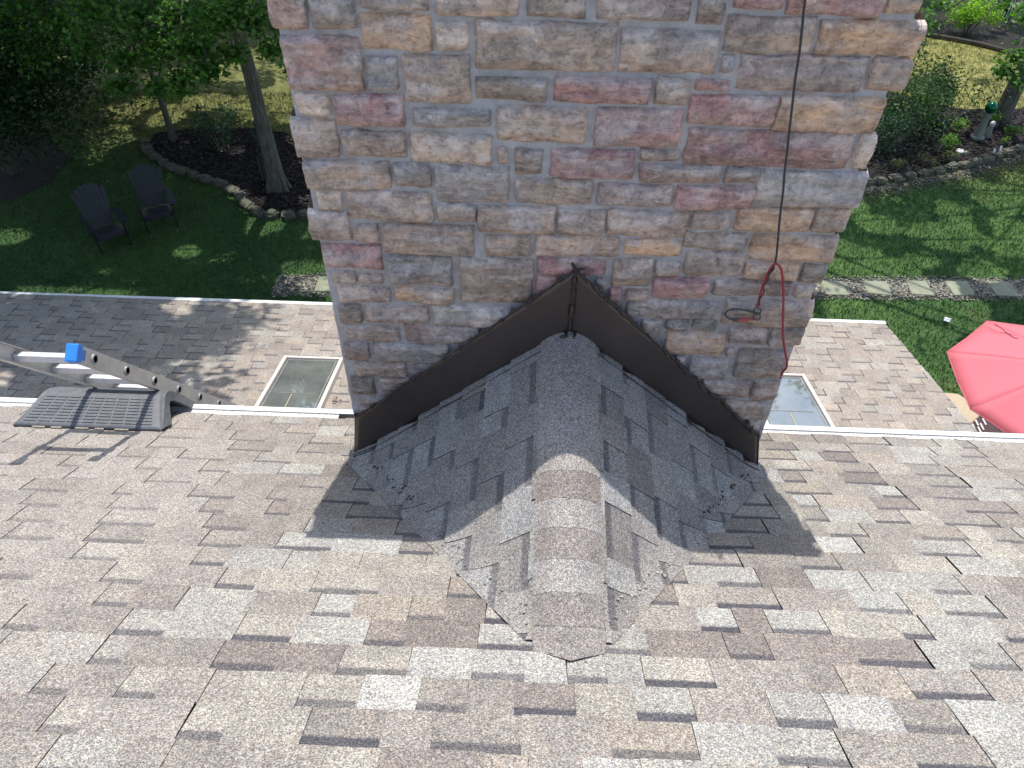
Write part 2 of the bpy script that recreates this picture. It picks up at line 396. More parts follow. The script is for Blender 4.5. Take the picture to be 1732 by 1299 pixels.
# valley sealant lumps (granules in cement)
def lumps(name,pts,rad,mat,parent,col=None,flat=.5,seed=3):
    r=np.random.default_rng(seed); base=bmesh.new(); bmesh.ops.create_icosphere(base,subdivisions=1,radius=1); bv=np.array([v.co[:] for v in base.verts]); bf=np.array([[v.index for v in f.verts] for f in base.faces]); base.free()
    V=[];Fq=[];CO=[]
    for i,pnt in enumerate(pts):
        s=rad*r.uniform(.5,1.5); v=bv*(1+r.uniform(-.3,.3,(len(bv),1)))*s*np.array([r.uniform(.7,1.6),r.uniform(.7,1.6),flat]); V.append(v+pnt); Fq.append(bf+i*len(bv))
        if col is not None: CO.append(np.tile([*(np.array(col[r.integers(len(col))])*r.uniform(.8,1.15)),1],(len(bv),1)))
    return mesh_np(name,np.concatenate(V),np.concatenate(Fq),mat,parent,np.concatenate(CO) if col is not None else None)
M_VC=vcol_mat('chips',.9,200,.002,.6)
pts=[]
for side,xc in ((-1,XL),(1,XR)):
    for k in range(90):
        t=random.random(); x=xc+(.164-xc)*t; y=2.47+(1.09-2.47)*t
        x+=side*random.gauss(.02,.018); y+=random.gauss(-.005,.02)
        if y<D-.03: pts.append((x,y,float(zcrick(x,y))+.011))
VG=lumps('valley_granules',pts,.0045,M_VC,cr,[(.34,.32,.29),(.3,.27,.24),(.38,.36,.33),(.3,.28,.26)],.4)
pts=[]
for side,xc,ts in ((-1,XL,(.22,.30,.36,.15)),(1,XR,(.12,.2,.27,.33,.38))):
    for t0 in ts:
        for k in range(7):
            t=t0+random.gauss(0,.012); x=xc+(.164-xc)*t-side*random.gauss(.015,.012); y=2.47+(1.09-2.47)*t; pts.append((x,y,float(zcrick(x,y))+.012))
VG['kind']='stuff'; lumps('tar_smear',pts,.0045,M_TAR,cr,None,.35,seed=8)['kind']='stuff'

# ---- chimney
chim=empty('chimney'); hp(chim); chim['label']='wide chimney clad in rough rectangular stones of grey, tan and mauve'
ZT=-.62; YB=3.46
b=MB(); b.box(((XL+XR)/2,(D+.034+YB)/2,(ZT+ZG)/2),(XR-XL-.06,YB-D-.034,ZT-ZG)); b.build('chimney_core',M_MORTAR,chim)
gx_=np.linspace(XL+.028,XR-.028,200); gz_=np.linspace(-3.3,ZT-.002,260); GX_,GZ_=np.meshgrid(gx_,gz_,indexing='ij'); GY_=D+.0215+.004*fbm(np.stack([GX_*14,GZ_*14,GX_*0],-1),4)
i_,j_=np.meshgrid(np.arange(199),np.arange(259),indexing='ij'); a_=i_*260+j_
mesh_np('mortar',np.stack([GX_,GY_,GZ_],-1).reshape(-1,3),np.stack([a_,a_+260,a_+261,a_+1],-1).reshape(-1,4),M_MORTAR,chim,smooth=True)
b=MB(); b.box(((XL+XR)/2,(D+YB)/2,ZT+.03),(XR-XL-.03,YB-D+.02,.06),bev=.008); b.build('chimney_cap',M_CONC,chim)
CB={'b':[(.27,.215,.18),(.225,.18,.155)],'g':[(.205,.192,.19),(.165,.15,.145)],'t':[(.36,.275,.22),(.29,.225,.19)],'o':[(.40,.27,.18),(.31,.225,.17)],'r':[(.225,.125,.125),(.27,.175,.165)],
    'm':[(.25,.155,.145),(.245,.195,.165)],'p':[(.43,.355,.30),(.36,.29,.245)],'d':[(.16,.137,.12),(.20,.165,.14)],'q':[(.205,.15,.142),(.19,.16,.15)],'l':[(.33,.31,.30),(.25,.235,.23)]}
crops=[((440,0),3.021),((1000,0),2.887),((540,380),3.247),((940,380),3.092)]
ST=[[(68,-60,240,165,'m'),(248,-30,485,158,'g'),(500,-40,862,55,'b'),(505,70,880,270,'o'),(890,-60,1325,97,'t'),(1355,-60,1675,110,'d'),(120,190,520,470,'m'),(535,290,705,470,'g'),(725,285,1080,540,'b'),
(895,118,1065,268,'p'),(1090,115,1828,375,'b'),(1095,400,1465,525,'d'),(180,480,355,603,'p'),(375,490,735,660,'r'),(775,560,1180,660,'g'),(1205,555,1675,740,'t'),(195,615,398,820,'b'),(415,675,750,815,'b'),(760,690,1185,850,'p'),
(1210,755,1270,860,'t'),(1295,765,1450,905,'d'),(245,830,665,975,'b'),(680,845,875,970,'g'),(890,860,1275,1045,'g'),(1300,920,1700,1055,'b'),(272,975,420,1080,'p'),(440,985,885,1140,'b'),(900,1045,1105,1145,'b'),(1110,1060,1515,1205,'t'),
(272,1085,455,1245,'b'),(470,1155,605,1245,'t')],
[(-190,385,295,520,'r'),(15,535,450,730,'r'),(-205,735,215,880,'r'),(20,-60,495,112,'q'),(515,-60,665,140,'d'),(705,-60,950,55,'r'),(960,-60,1440,90,'r'),(1450,-40,1640,82,'o'),(138,150,625,372,'b'),(655,85,1100,270,'b'),(1107,105,1590,285,'o'),
(630,275,695,375,'g'),(310,385,490,525,'b'),(505,390,690,455,'m'),(715,275,1350,460,'q'),(1360,290,1545,460,'b'),(475,470,915,625,'r'),(902,475,1440,660,'o'),(455,645,1285,830,'r'),(1292,660,1370,835,'p'),(237,740,435,800,'b'),
(230,812,640,905,'m'),(648,825,828,910,'b'),(800,840,1335,1020,'l'),(25,905,405,1020,'q'),(405,915,800,1035,'r'),(75,1035,480,1170,'t'),(485,1040,680,1135,'b'),(705,1020,1090,1145,'o'),(1093,1020,1265,1145,'t'),(-170,1035,70,1158,'b')],
[(335,10,850,180,'b'),(905,65,1165,190,'b'),(1185,70,1655,185,'t'),(35,115,345,255,'r'),(55,262,203,330,'b'),(213,278,350,330,'t'),(370,175,735,345,'g'),(765,190,1180,445,'b'),(90,348,390,440,'t'),(410,355,745,440,'o'),(110,448,235,548,'d'),
(248,455,605,548,'b'),(618,455,1060,568,'l'),(125,560,445,650,'b'),(465,560,885,668,'q'),(135,658,278,752,'q'),(295,665,715,765,'g'),(180,765,485,843,'b'),(495,770,640,835,'g'),(190,848,305,945,'d'),(325,850,500,878,'b'),(340,885,480,948,'q'),
(215,952,400,1000,'m'),(228,1006,330,1062,'b'),(1190,195,1580,285,'r'),(1185,293,1320,400,'r')],
[(670,48,1015,138,'b'),(355,90,655,180,'o'),(1008,60,1485,205,'o'),(295,190,505,335,'b'),(520,200,655,278,'t'),(672,148,990,278,'b'),(982,212,1275,290,'o'),(1280,215,1405,318,'d'),(505,285,805,400,'r'),(818,300,1238,385,'q'),(1243,325,1360,385,'t'),
(275,345,345,410,'r'),(360,345,490,400,'b'),(210,285,270,340,'g'),(365,405,845,495,'g'),(873,400,1335,540,'b'),(440,505,560,600,'g'),(575,503,700,560,'g'),(710,505,850,565,'g'),(570,570,885,690,'o'),(903,545,1110,635,'q'),(1118,550,1275,642,'d'),
(625,695,680,745,'g'),(690,705,905,815,'g'),(938,662,1220,812,'d'),(885,650,930,700,'b'),(760,820,1015,915,'b'),(1025,825,1160,925,'b'),(873,930,1115,1020,'b'),(990,1025,1085,1100,'b')]]
stones=[]
for (o_,s_),lst in zip(crops,ST):
    for x0,y0_,x1,y1_,c in lst:
        X0,X1,Y0,Y1=o_[0]+x0/s_,o_[0]+x1/s_,o_[1]+y0_/s_,o_[1]+y1_/s_
        ym,xm=(Y0+Y1)/2,(X0+X1)/2
        stones.append([atY(X0,ym,D)[0]+.0015,atY(X1,ym,D)[0]-.0015,atY(xm,Y1,D)[2]+.0015,atY(xm,Y0,D)[2]-.0015,c])
# rows above the frame
def rows(x0,x1,z0,z1,r,hmin=.07,hmax=.13):
    out=[]; z=z0
    while z<z1-.03:
        h=min(r.uniform(hmin,hmax),z1-z); x=x0
        while x<x1-.01:
            ww=r.uniform(.12,.42); 
            if x1-(x+ww)<.1: ww=x1-x
            out.append([x+.006,min(x+ww,x1)-.006,z+.006,z+h-.006,r.choice(list('bgtormdqb'))]); x+=ww
        z+=h
    return out
rr=random.Random(4)
ztop=max(s[3] for s in stones)
for s in stones:      # the top row carries on above the frame
    pass
stones=[s for s in stones]
stones+= rows(XL,XR,-.735,ZT,rr)
def stone_patch(w,h,ncol,r,depth,fine=.011):
    nx=int(np.clip(w/fine,8,60)); nz=int(np.clip(h/fine,7,30))
    s=np.sin(np.linspace(-1,1,nx)*1.35)/math.sin(1.35); t=np.sin(np.linspace(-1,1,nz)*1.3)/math.sin(1.3)
    SS,TT=np.meshgrid(s,t,indexing='ij'); off=r.uniform(0,50,3)
    jx=fbm(np.stack([SS*0+off[0],TT*h*9+off[1],SS*0+np.sign(SS)*3],-1),3)*.0045
    jz=fbm(np.stack([SS*w*7+off[0],TT*0+off[1],np.sign(TT)*3],-1),3)*.0045
    ps=18 if w>.12 else 10
    X=SS*w/2+jx*np.abs(SS)**2; Z=TT*h/2+jz*np.abs(TT)**2
    Wd=np.stack([X*1,Z*1,X*0+off[2]],-1)
    e=((1-np.abs(SS)**ps)*(1-np.abs(TT)**10)).clip(0,1)**.42
    q_=fbm(np.stack([X*5+off[0],Z*26+off[1],X*0],-1),3)*2.2+Z*9; ter=(np.floor(q_)+np.clip((q_-np.floor(q_))*3.2,0,1))*.5; ter-=ter.mean()
    big=fbm(Wd*6+off,3)*.5; rid=1-np.abs(fbm(Wd*13+off*2,3)); fac=r.uniform(-.5,.5)*SS+r.uniform(-.25,.45)*TT
    # chisel planes
    pl=np.full_like(SS,9.)
    for _ in range(5):
        a,b_,c=r.normal(0,.5),r.normal(0,.8),r.uniform(.6,1.3); pl=np.minimum(pl,c+a*SS+b_*TT)
    hgt=e*np.clip(.52+.22*big+.22*rid+.14*fac+.24*ter+.18*np.minimum(pl,1.0),.42,1.05)
    Y=-depth*hgt-.0022*fbm(Wd*45+off,3)*e
    return X,Y,Z,SS,TT,nx,nz,off
def build_stones(name,lst,place,parent,seed,edge=None,fine=.011):
    r=np.random.default_rng(seed)
    if edge:
        for st in lst:
            if st[0]<XL+.075: st[0]+=r.uniform(-.030,.014)
            if st[1]>XR-.075: st[1]+=r.uniform(-.014,.030)
    r=np.random.default_rng(seed+1); V=[];Fq=[];CO=[];nv=0
    for st in lst:
        x0,x1,z0,z1,c=st[:5]; w_,h_=x1-x0,z1-z0
        X,Y,Z,SS,TT,nx,nz,off=stone_patch(w_,h_,None,r,r.uniform(.036,.048),fine)
        cA,cB=[np.array(q) for q in CB[c]]
        f=np.clip(.5+.8*fbm(np.stack([X*7+off[0],Z*10+off[1],X*0],-1),3),0,1)[...,None]
        k=r.normal(1,.07)
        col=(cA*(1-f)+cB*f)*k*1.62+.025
        w2=np.clip(fbm(np.stack([X*10+off[1],Z*14+off[2],X*0],-1),3)*1.2-.25+.5*TT,0,.5)[...,None]; grey=np.array([.55,.51,.505]);  # pale mineral patches, weighted toward each stone's top to paint in skylight
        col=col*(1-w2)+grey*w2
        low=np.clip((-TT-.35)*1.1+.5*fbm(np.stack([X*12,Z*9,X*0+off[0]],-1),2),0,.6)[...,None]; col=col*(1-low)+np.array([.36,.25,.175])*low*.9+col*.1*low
        P=place((x0+x1)/2+X,Y,(z0+z1)/2+Z,edge and edge(x0,x1),SS,TT)
        V.append(P.reshape(-1,3)); CO.append(np.concatenate([col.reshape(-1,3),np.ones((nx*nz,1))],1))
        i,j=np.meshgrid(np.arange(nx-1),np.arange(nz-1),indexing='ij'); a=nv+i*nz+j
        Fq.append(np.stack([a,a+nz,a+nz+1,a+1],-1).reshape(-1,4)); nv+=nx*nz
    return mesh_np(name,np.concatenate(V),np.concatenate(Fq),M_ST,parent,np.concatenate(CO),smooth=True)
def place_front(x,y,z,ed,SS,TT):
    Y=np.maximum(D+.027+y,D-.021)
    if ed:
        m=np.abs(SS)>.999 if False else None
        if ed[0]: k=np.clip((-SS-.93)/.07,0,1); Y=Y+k*.10
        if ed[1]: k=np.clip((SS-.93)/.07,0,1); Y=Y+k*.10
    return np.stack([x,Y,z],-1)
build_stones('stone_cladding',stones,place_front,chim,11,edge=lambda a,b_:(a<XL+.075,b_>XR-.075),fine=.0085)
for side in (-1,1):
    ls=rows(D+.10,YB,ZG,ZT,rr,.08,.15)
    X0=XL if side<0 else XR
    build_stones('stone_cladding',ls,lambda x,y,z,ed,SS,TT:np.stack([X0-side*.03-side*y,x,z],-1),chim,30+side,fine=.03)
build_stones('stone_cladding',rows(XL,XR,ZG,ZT,rr,.08,.15),lambda x,y,z,ed,SS,TT:np.stack([x,YB-.028-y,z],-1),chim,33,fine=.03)

# flashing
fl=empty('flashing',parent=chim); fl['label']='dark bronze metal flashing bent over the saddle against the chimney'
YP=D-.026
def scl(pt): return (pt[0]*YP/2.44,pt[1]*YP/2.44)
AT=scl((.181,-1.801)); AB=(.180,-2.128)
LT=scl((-.800,-2.700)); LB=scl((-.835,-2.966)); RT=scl((1.112,-2.728)); RB=scl((1.157,-2.956))
def sheet(name,c00,c10,c11,c01,nu,nv_,mat,parent,amp=.004,seed=0,th=.0015,bow=0):
    s=np.linspace(0,1,nu); t=np.linspace(0,1,nv_); SS,TT=np.meshgrid(s,t,indexing='ij'); c00,c10,c11,c01=map(np.array,(c00,c10,c11,c01))
    P=((1-SS)*(1-TT))[...,None]*c00+(SS*(1-TT))[...,None]*c10+(SS*TT)[...,None]*c11+((1-SS)*TT)[...,None]*c01
    P[...,1]+=amp*vnoise(np.stack([P[...,0]*3+seed,P[...,2]*3,SS*0+seed],-1))-bow*np.sin(TT*math.pi)
    V=P.reshape(-1,3); i,j=np.meshgrid(np.arange(nu-1),np.arange(nv_-1),indexing='ij'); a=i*nv_+j
    o=mesh_np(name,V,np.stack([a,a+nv_,a+nv_+1,a+1],-1).reshape(-1,4),mat,parent,smooth=True)
    md=o.modifiers.new('t','SOLIDIFY'); md.thickness=th; md.offset=0; return o
q3=lambda p,y:(p[0],y,p[1])
fp=sheet('flashing_panel',q3(LB,YP-.012),q3(AB,YP-.006),q3(AT,YP+.002),q3(LT,YP+.004),40,10,M_BRONZE,chim,.005,1); fp.parent=chim
fp2=sheet('flashing_panel',q3(AB,YP-.006),q3(RB,YP-.012),q3(RT,YP+.004),q3(AT,YP+.002),40,10,M_BRONZE,chim,.005,5)
bpy.data.objects.remove(fl)
# left/right returns
for P0,P1,sg_ in ((LB,LT,-1),(RB,RT,1)):
    sheet('flashing_return',(P0[0],YP-.012,P0[1]),(P0[0]-sg_*.0+sg_*.012,YP+.10,P0[1]-.05),(P1[0]+sg_*.03,YP+.10,P1[1]-.04),(P1[0],YP+.004,P1[1]),6,6,M_BRONZE,chim,.001,3)
# lower lips lying on the cricket
for side,E in ((-1,LB),(1,RB)):
    xs=np.linspace(.182+side*.012,E[0]-side*.005,50); V=[]
    for x in xs:
        z0_=AB[1]+(E[1]-AB[1])*(x-.18)/(E[0]-.18)
        V+= [(x,YP-.009,z0_+.012),(x,YP-.038,z0_+.004-.0*1),(x,YP-.052,float(zcrick(x,YP-.052))+.0155)]
    F_=[]
    for i in range(49):
        for j in range(2): F_.append((i*3+j,(i+1)*3+j,(i+1)*3+j+1,i*3+j+1))
    o=mesh_np('flashing_lip',V,F_,M_BRONZE,chim); md=o.modifiers.new('t','SOLIDIFY'); md.thickness=.002
# sealant
def bead(name,pts,r0,seed,parent,spikes=0):
    r=np.random.default_rng(seed); P=[];rad=[]
    for (a,b_) in zip(pts,pts[1:]):
        n=max(3,int(np.linalg.norm(np.array(a)-np.array(b_))/.006))
        for k in range(n):
            t=k/n; p=np.array(a)*(1-t)+np.array(b_)*t; P.append(p)
    P=np.array(P); n=len(P); w1=fbm(np.stack([np.arange(n)*.12+seed,np.zeros(n),np.zeros(n)],-1),3); w2=fbm(np.stack([np.arange(n)*.09+seed+30,np.ones(n),np.zeros(n)],-1),3)
    P[:,2]+=w1*.006; P[:,0]+=w2*.004; rad=r0*np.clip(1+.9*fbm(np.stack([np.arange(n)*.3,np.zeros(n)+seed,np.zeros(n)],-1),3),.35,2.2)
    P[:,1]-=.002+.002*r.random(n)
    b=MB(); b.tube([tuple(p) for p in P],list(rad),7)
    for k in range(spikes):
        i=r.integers(5,n-5); p=P[i]; b.tube([tuple(p),tuple(p+np.array([r.normal(0,.006),-.003,.010])),tuple(p+np.array([r.normal(0,.006),.0,.012+.012*r.random()]))],[.006,.005,.002],6)
        b.tube([tuple(P[i-3]),tuple(p+np.array([0,-.004,.004])),tuple(P[i+3])],[.004,.011,.004],6)
    return b.build(name,M_TAR,parent,smooth=True)
bead('sealant',[q3(LT,YP),q3(AT,YP)],.0062,2,chim,11); bead('sealant',[q3(AT,YP),q3(RT,YP)],.0066,9,chim,12)
bead('sealant',[(AT[0],YP-.004,AT[1]),(AB[0],YP-.012,AB[1])],.0052,14,chim)
b=MB(); p=np.array(q3(AT,YP-.004)); b.tube([tuple(p),tuple(p+[-.004,-.012,.02]),tuple(p+[-.018,-.022,.052])],[.008,.009,.005],7); b.build('sealant_tail',M_TAR,chim,smooth=True); b=MB(); b.tube([tuple(p),tuple(p+[.02,-.01,.016]),tuple(p+[.034,-.012,.02])],[.007,.008,.003],7)
b.build('sealant_tail',M_TAR,chim,smooth=True); b=MB(); p=np.array(q3(AB,YP-.03)); b.sphere(tuple(p+[-.026,-.004,-.012]),.015,8,(1.2,.7,.7)); b.build('sealant_blob',M_TAR,chim,smooth=True)
b=MB(); p=atY(793,645,YP-.008); b.sphere(tuple(p),.006,8); b.build('screw_head',M_STEEL,chim)

# ---- lower roof
def Plow(a,b,n): return np.stack([a,b,-H2-S2*b+n+.006*vnoise(np.stack([a*.9,b*.9,a*0+5],-1))],-1)
DL=.143/math.hypot(1,S2)
LP=np.array([(.31,.295,.265),(.34,.30,.25),(.315,.275,.225),(.24,.21,.185),(.28,.25,.215),(.295,.262,.225),(.35,.325,.285)])
yl0=YF-math.ceil((YF-2.8)/DL)*DL
lowr=shingles('lower_roof',-12,XEDGE,yl0,YF,DL,Plow,M_SH2,None,lambda a,b:.35,seed=77,pc=LP,T=.004,mean=(.30,.267,.23)); hp(lowr)
b=MB(); b.poly([(-12,2.75,zlow(0,2.75)-.006),(XEDGE-.01,2.75,zlow(0,2.75)-.006),(XEDGE-.01,YF-.01,zlow(0,YF)-.006),(-12,YF-.01,zlow(0,YF)-.006)],.1,(0,0,-1)); hp(b.build('lower_roof_deck',M_SIDING))
b=MB(); b.box(((-12+XEDGE)/2+.01,YF+.03,zlow(0,YF)-.008),(XEDGE+12,.055,.014),bev=.003); b.box(((-12+XEDGE)/2+.01,YF+.055,zlow(0,YF)-.07),(XEDGE+12,.006,.12)); hp(b.build('lower_gutter',M_WHITE))
# skylights
def glass_mat():
    m=N('skylight_glass'); f=m.noise(2.2,6,.7); m.col(m.ramp(f,[(.35,(.10,.105,.098)),(.65,(.17,.175,.16))])); m.set(Roughness=.03,IOR=1.9); m.b.inputs['Specular IOR Level'].default_value=.8
    m.b.inputs['Coat Weight'].default_value=.6; m.b.inputs['Coat Roughness'].default_value=.03; return m.m
M_GL=glass_mat(); M_STRIP=simple('pale_seal',(.36,.35,.31),.8,var=.3,scale=30); M_YEL=simple('yellow_bar',(.36,.31,.18),.7); M_INNER=simple('skylight_inside',(.10,.105,.095),.7,var=.5,scale=5)
sl=math.atan(S2); rotS=Matrix.Rotation(-sl,3,'X')
def skylight(x0,x1,y0,y1,lab):
    o=empty('skylight'); hp(o); o['label']=lab
    cx=(x0+x1)/2; Wd=x1-x0; Ld=(y1-y0)/math.cos(sl); ctr=Vector((cx,(y0+y1)/2,zlow(0,(y0+y1)/2)))
    def bx(b,lx,ly,lz,sx,sy,sz,bev=0): b.box(ctr+rotS@Vector((lx,ly,lz)),(sx,sy,sz),rotS,bev)
    b=MB(); fw=.035; hh=.075
    for sx in (-1,1): bx(b,sx*(Wd/2-fw/2),0,hh/2,fw,Ld,hh,.004)
    for sy in (-1,1): bx(b,0,sy*(Ld/2-fw/2),hh/2-.001,Wd-2*fw,fw,hh,.004)
    b.build('frame',M_FRAME,o)
    b=MB()
    for sx in (-1,1): bx(b,sx*(Wd/2-.062),0,.062,.004,Ld-.13,.003)
    for sy in (-1,1): bx(b,0,sy*(Ld/2-.07),.062,Wd-.13,.004,.003)
    bx(b,-.02,-.07,.062,Wd-.18,.003,.003); b.build('seal',M_STRIP,o)
    b=MB(); bx(b,0,0,.056,Wd-2*fw,Ld-2*fw,.006); b.build('glass',M_GL,o)
    b=MB(); bx(b,-.03,-.24,.0615,.009,.30,.003); b.build('bar',M_YEL,o)
    return o
skylight(-2.52,-1.90,4.55,5.79,'skylight left of the chimney with dull grey glass in a beige frame')
skylight(2.23,2.87,4.55,5.78,'skylight right of the chimney reflecting blue sky')
b=MB()
for k in range(6):
    a=random.random()*6.28; p=Vector((-1.80,5.06,zlow(0,5.06)+.03)); d=Vector((math.cos(a)*.035,math.sin(a)*.03,0))
    b.poly([p+Vector((0,0,k*.002)),p+d+Vector((.012,0,.012)),p+d*1.6,p+d+Vector((-.012,.004,.006))])
tag(b.build('dead_leaf',simple('dry_leaf',(.10,.055,.03),.8)),'curled brown leaf lying beside the left skylight','leaf')

# =================================================================== ON THE ROOF
# rubber platform
PR=[(2.668,0.0),(2.672,.022),(2.70,.045),(2.86,.19),(2.90,.215),(2.94,.226),(2.98,.218),(3.01,.185),(3.05,.10),(3.075,0.03)]
def padz(y,h): return zroof(0,y)+h*1.0
prof=[(y,zroof(0,y)+h*.98) for y,h in [(2.665,.006),(2.668,.024),(2.69,.040),(2.78,.104),(2.865,.162),(2.90,.182),(2.935,.190),(2.965,.184),(2.99,.160),(3.02,.11),(3.045,.04)]]
x0p,x1p=-2.735,-1.93
padO=tag(empty('roof_platform',(-2.33,2.67,zroof(0,2.67))),'black rubber ramp with a ribbed face wedged at the roof edge under the ladder','platform')
inv=Matrix.Translation((2.33,-2.67,-zroof(0,2.67)))
def pp(o,par=padO,iv=inv): o.parent=par; o.matrix_parent_inverse=iv; return o
npf=len(prof); us=np.linspace(0,1,70); V=[]
for u in us:
    for k,(y,z) in enumerate(prof):
        hfrac=(z-zroof(0,y))/.19
        ins=.10*max(0,hfrac-.1)
        e=min(u,1-u)*(x1p-x0p); rnd=0
        if e<.04: rnd=(1-math.sqrt(max(0,1-((.04-e)/.04)**2)))*.03*hfrac
        x=(x0p+ins)+(x1p-x0p-2*ins*(.9))*u
        V.append((x,y,z-rnd))
F_=[]
for i in range(len(us)-1):
    for k in range(npf-1): F_.append((i*npf+k,(i+1)*npf+k,(i+1)*npf+k+1,i*npf+k+1))
o=mesh_np('platform_shell',V,F_,M_RUB,smooth=True); md=o.modifiers.new('t','SOLIDIFY'); md.thickness=.035; md.offset=-1 
pp(o)
# ribs
b=MB()
for r_ in range(9):
    t=(r_+.6)/9.4; y=2.685+(2.875-2.685)*t
    z=np.interp(y,[q[0] for q in prof],[q[1] for q in prof]); hfr=(z-zroof(0,y))/.19; ins=.10*max(0,hfr-.1)
    xa,xb=x0p+ins+.03,x1p-ins*.8-.045; nn=9; st_=(xb-xa)/nn
    ang=math.atan2(.058+.0,.1)
    for k in range(nn):
        b.box((xa+(k+.5)*st_,y,z+.0015),(st_*.86,.010,.0065),Matrix.Rotation(math.atan(.118/.2)*.32,3,'X'),.0025)
pp(b.build('rib_pattern',M_RUB))
for k in range(5):
    b=MB(); b.box((-2.62+k*.115+random.random()*.03,2.662,zroof(0,2.662)+.008),(.05+random.random()*.04,.012,.016),bev=.004); pp(b.build('foam_strip',M_FOAM))
# right end cheek with opening
b=MB(); xe=x1p-.012
outer=[(y,z) for y,z in prof[1:]]
def cheek(sgn,xq):
    vs_o=[];vs_i=[]
    for (y,z) in outer:
        hfr=(z-zroof(0,y))/.19; xx=xq-sgn*.085*max(0,hfr-.1)-sgn*.004
        yc=2.88; vs_o.append(b.bm.verts.new((xx,y,z-.006))); yi=yc+(y-yc)*.62; zi=zroof(0,yi)+(z-zroof(0,y))*.62; vs_i.append(b.bm.verts.new((xx-sgn*.002+sgn*.03*(.38)*max(0,hfr),yi,zi)))
    for k in range(len(outer)-1): b.bm.faces.new((vs_o[k],vs_o[k+1],vs_i[k+1],vs_i[k]))
for sg2,xq2 in ((1,x1p),(-1,x0p)):
    b=MB(); cheek(sg2,xq2); o=pp(b.build('end_cheek',M_RUB)); md=o.modifiers.new('t','SOLIDIFY'); md.thickness=.02

# ladder
LA=R(54.4); dL=np.array([0,math.cos(LA),-math.sin(LA)]); nL=np.array([0,math.sin(LA),math.cos(LA)])  # nL : toward the sky side
LX,LW=-2.045,.375; P1=np.array([0,2.59,-2.52]); LLEN=3.9
lad=tag(empty('ladder',(LX-LW/2,P1[1]+dL[1]*LLEN,P1[2]+dL[2]*LLEN)),'aluminium extension ladder leaning over the roof edge with a blue plastic rail cap','ladder')
linv=Matrix.Translation(-lad.location)
rotL=Matrix(((1,0,0),(0,float(-dL[1]),float(nL[1])),(0,float(-dL[2]),float(nL[2]))))   # local y = up the ladder, z = outward
def lp(x,s,n): p=P1+dL*s+nL*n; return Vector((x,p[1],p[2]))
for x in (LX,LX-LW):
    sgn=1 if x==LX else -1
    b=MB(); L0=-.125 if x==LX else -.2
    c=(L0+LLEN)/2
    b.box(lp(x,c,0),(.004,LLEN-L0,.078),rotL)
    for n_ in (-.038,.038): b.box(lp(x-sgn*.014,c,n_),(.028,LLEN-L0,.0045),rotL)
    pp(b.build('rail',M_AL),lad,linv)
    # rung sockets on the outer face
    for i in range(12):
        p=lp(x+sgn*.003,.3048*i,0); b=MB()
        b.tube([p+Vector((-.002*sgn,0,0)),p+Vector((.007*sgn,0,0)),p+Vector((.007*sgn,0,0)),p+Vector((.001*sgn,0,0))],[.027,.023,.016,.015],14)
        pp(b.build('rung_socket',M_SOCK),lad,linv)
    b=MB(); q0=L0-.005; b.box(lp(x-sgn*.019,q0,.0),(.058,.045,.086),rotL,.008); b.box(lp(x-sgn*.0,q0+.03,.0),(.012,.05,.05),rotL,.004)
    pp(b.build('rail_cap',M_BLUE),lad,linv)
for i in range(12):
    b=MB(); b.box(lp(LX-LW/2,.3048*i,0.0),(LW-.006,.044,.034),rotL@Matrix.Rotation(R(-38),3,'X'),.005)
    for k in range(3): b.box(lp(LX-LW/2,.3048*i,0.0)+rotL@Matrix.Rotation(R(-38),3,'X')@Vector((0,-.013+k*.013,.0175)),(LW-.01,.002,.0015),rotL@Matrix.Rotation(R(-38),3,'X'))
    pp(b.build('rung',M_ALW),lad,linv)

# =================================================================== ROPES ON THE CHIMNEY
def path3(pix,off):
    out=[]
    for i,(u,v) in enumerate(pix): out.append(atY(u,v,D-off[i] if hasattr(off,'__len__') else D-off))
    return [Vector(q) for q in out]
def smooth(pts,n=6):
    out=[]
    for i in range(len(pts)-1):
        p0=pts[max(i-1,0)];p1=pts[i];p2=pts[i+1];p3=pts[min(i+2,len(pts)-1)]
        for k in range(n):
            t=k/n; out.append(.5*((2*p1)+(-p0+p2)*t+(2*p0-5*p1+4*p2-p3)*t*t+(-p0+3*p1-3*p2+p3)*t**3))
    out.append(pts[-1]); return out
cab=path3([(1362,0),(1357,45),(1352,90),(1345,135),(1340,180),(1335,222),(1331,260),(1327,292),(1325,320),(1321,352),(1318,380),(1315,415),(1311,445),(1300,466),(1290,486),(1285,503),(1283,516)],.027)
top=Vector((.765,D-.035,ZT+.075))
cab=[Vector((.76,YB+.04,ZT-.5)),Vector((.76,YB+.035,ZT+.07)),Vector((.762,(YB+D)/2,ZT+.066)),top]+cab
c1=smooth(cab,5)
tag(MB().tube(c1,.0042,7).build('cable',M_CORD,smooth=True),'thin dark grey cord hanging down the chimney face from its top','cord')
redp=path3([(1281,519),(1286,498),(1293,476),(1302,456),(1312,446),(1321,455),(1324,475),(1325,510),(1324,560),(1327,590),(1331,610),(1330,622),(1322,632),(1316,650)],[.03,.03,.031,.032,.032,.031,.03,.03,.03,.03,.028,.02,-.005,-.05])
r1=smooth(redp,6)
b=MB(); b.tube(r1,.0048,8)
ro=b.build('rope',M_ROPE,smooth=True); tag(ro,'red rope looped over the cord and trailing off the right side of the chimney','rope')
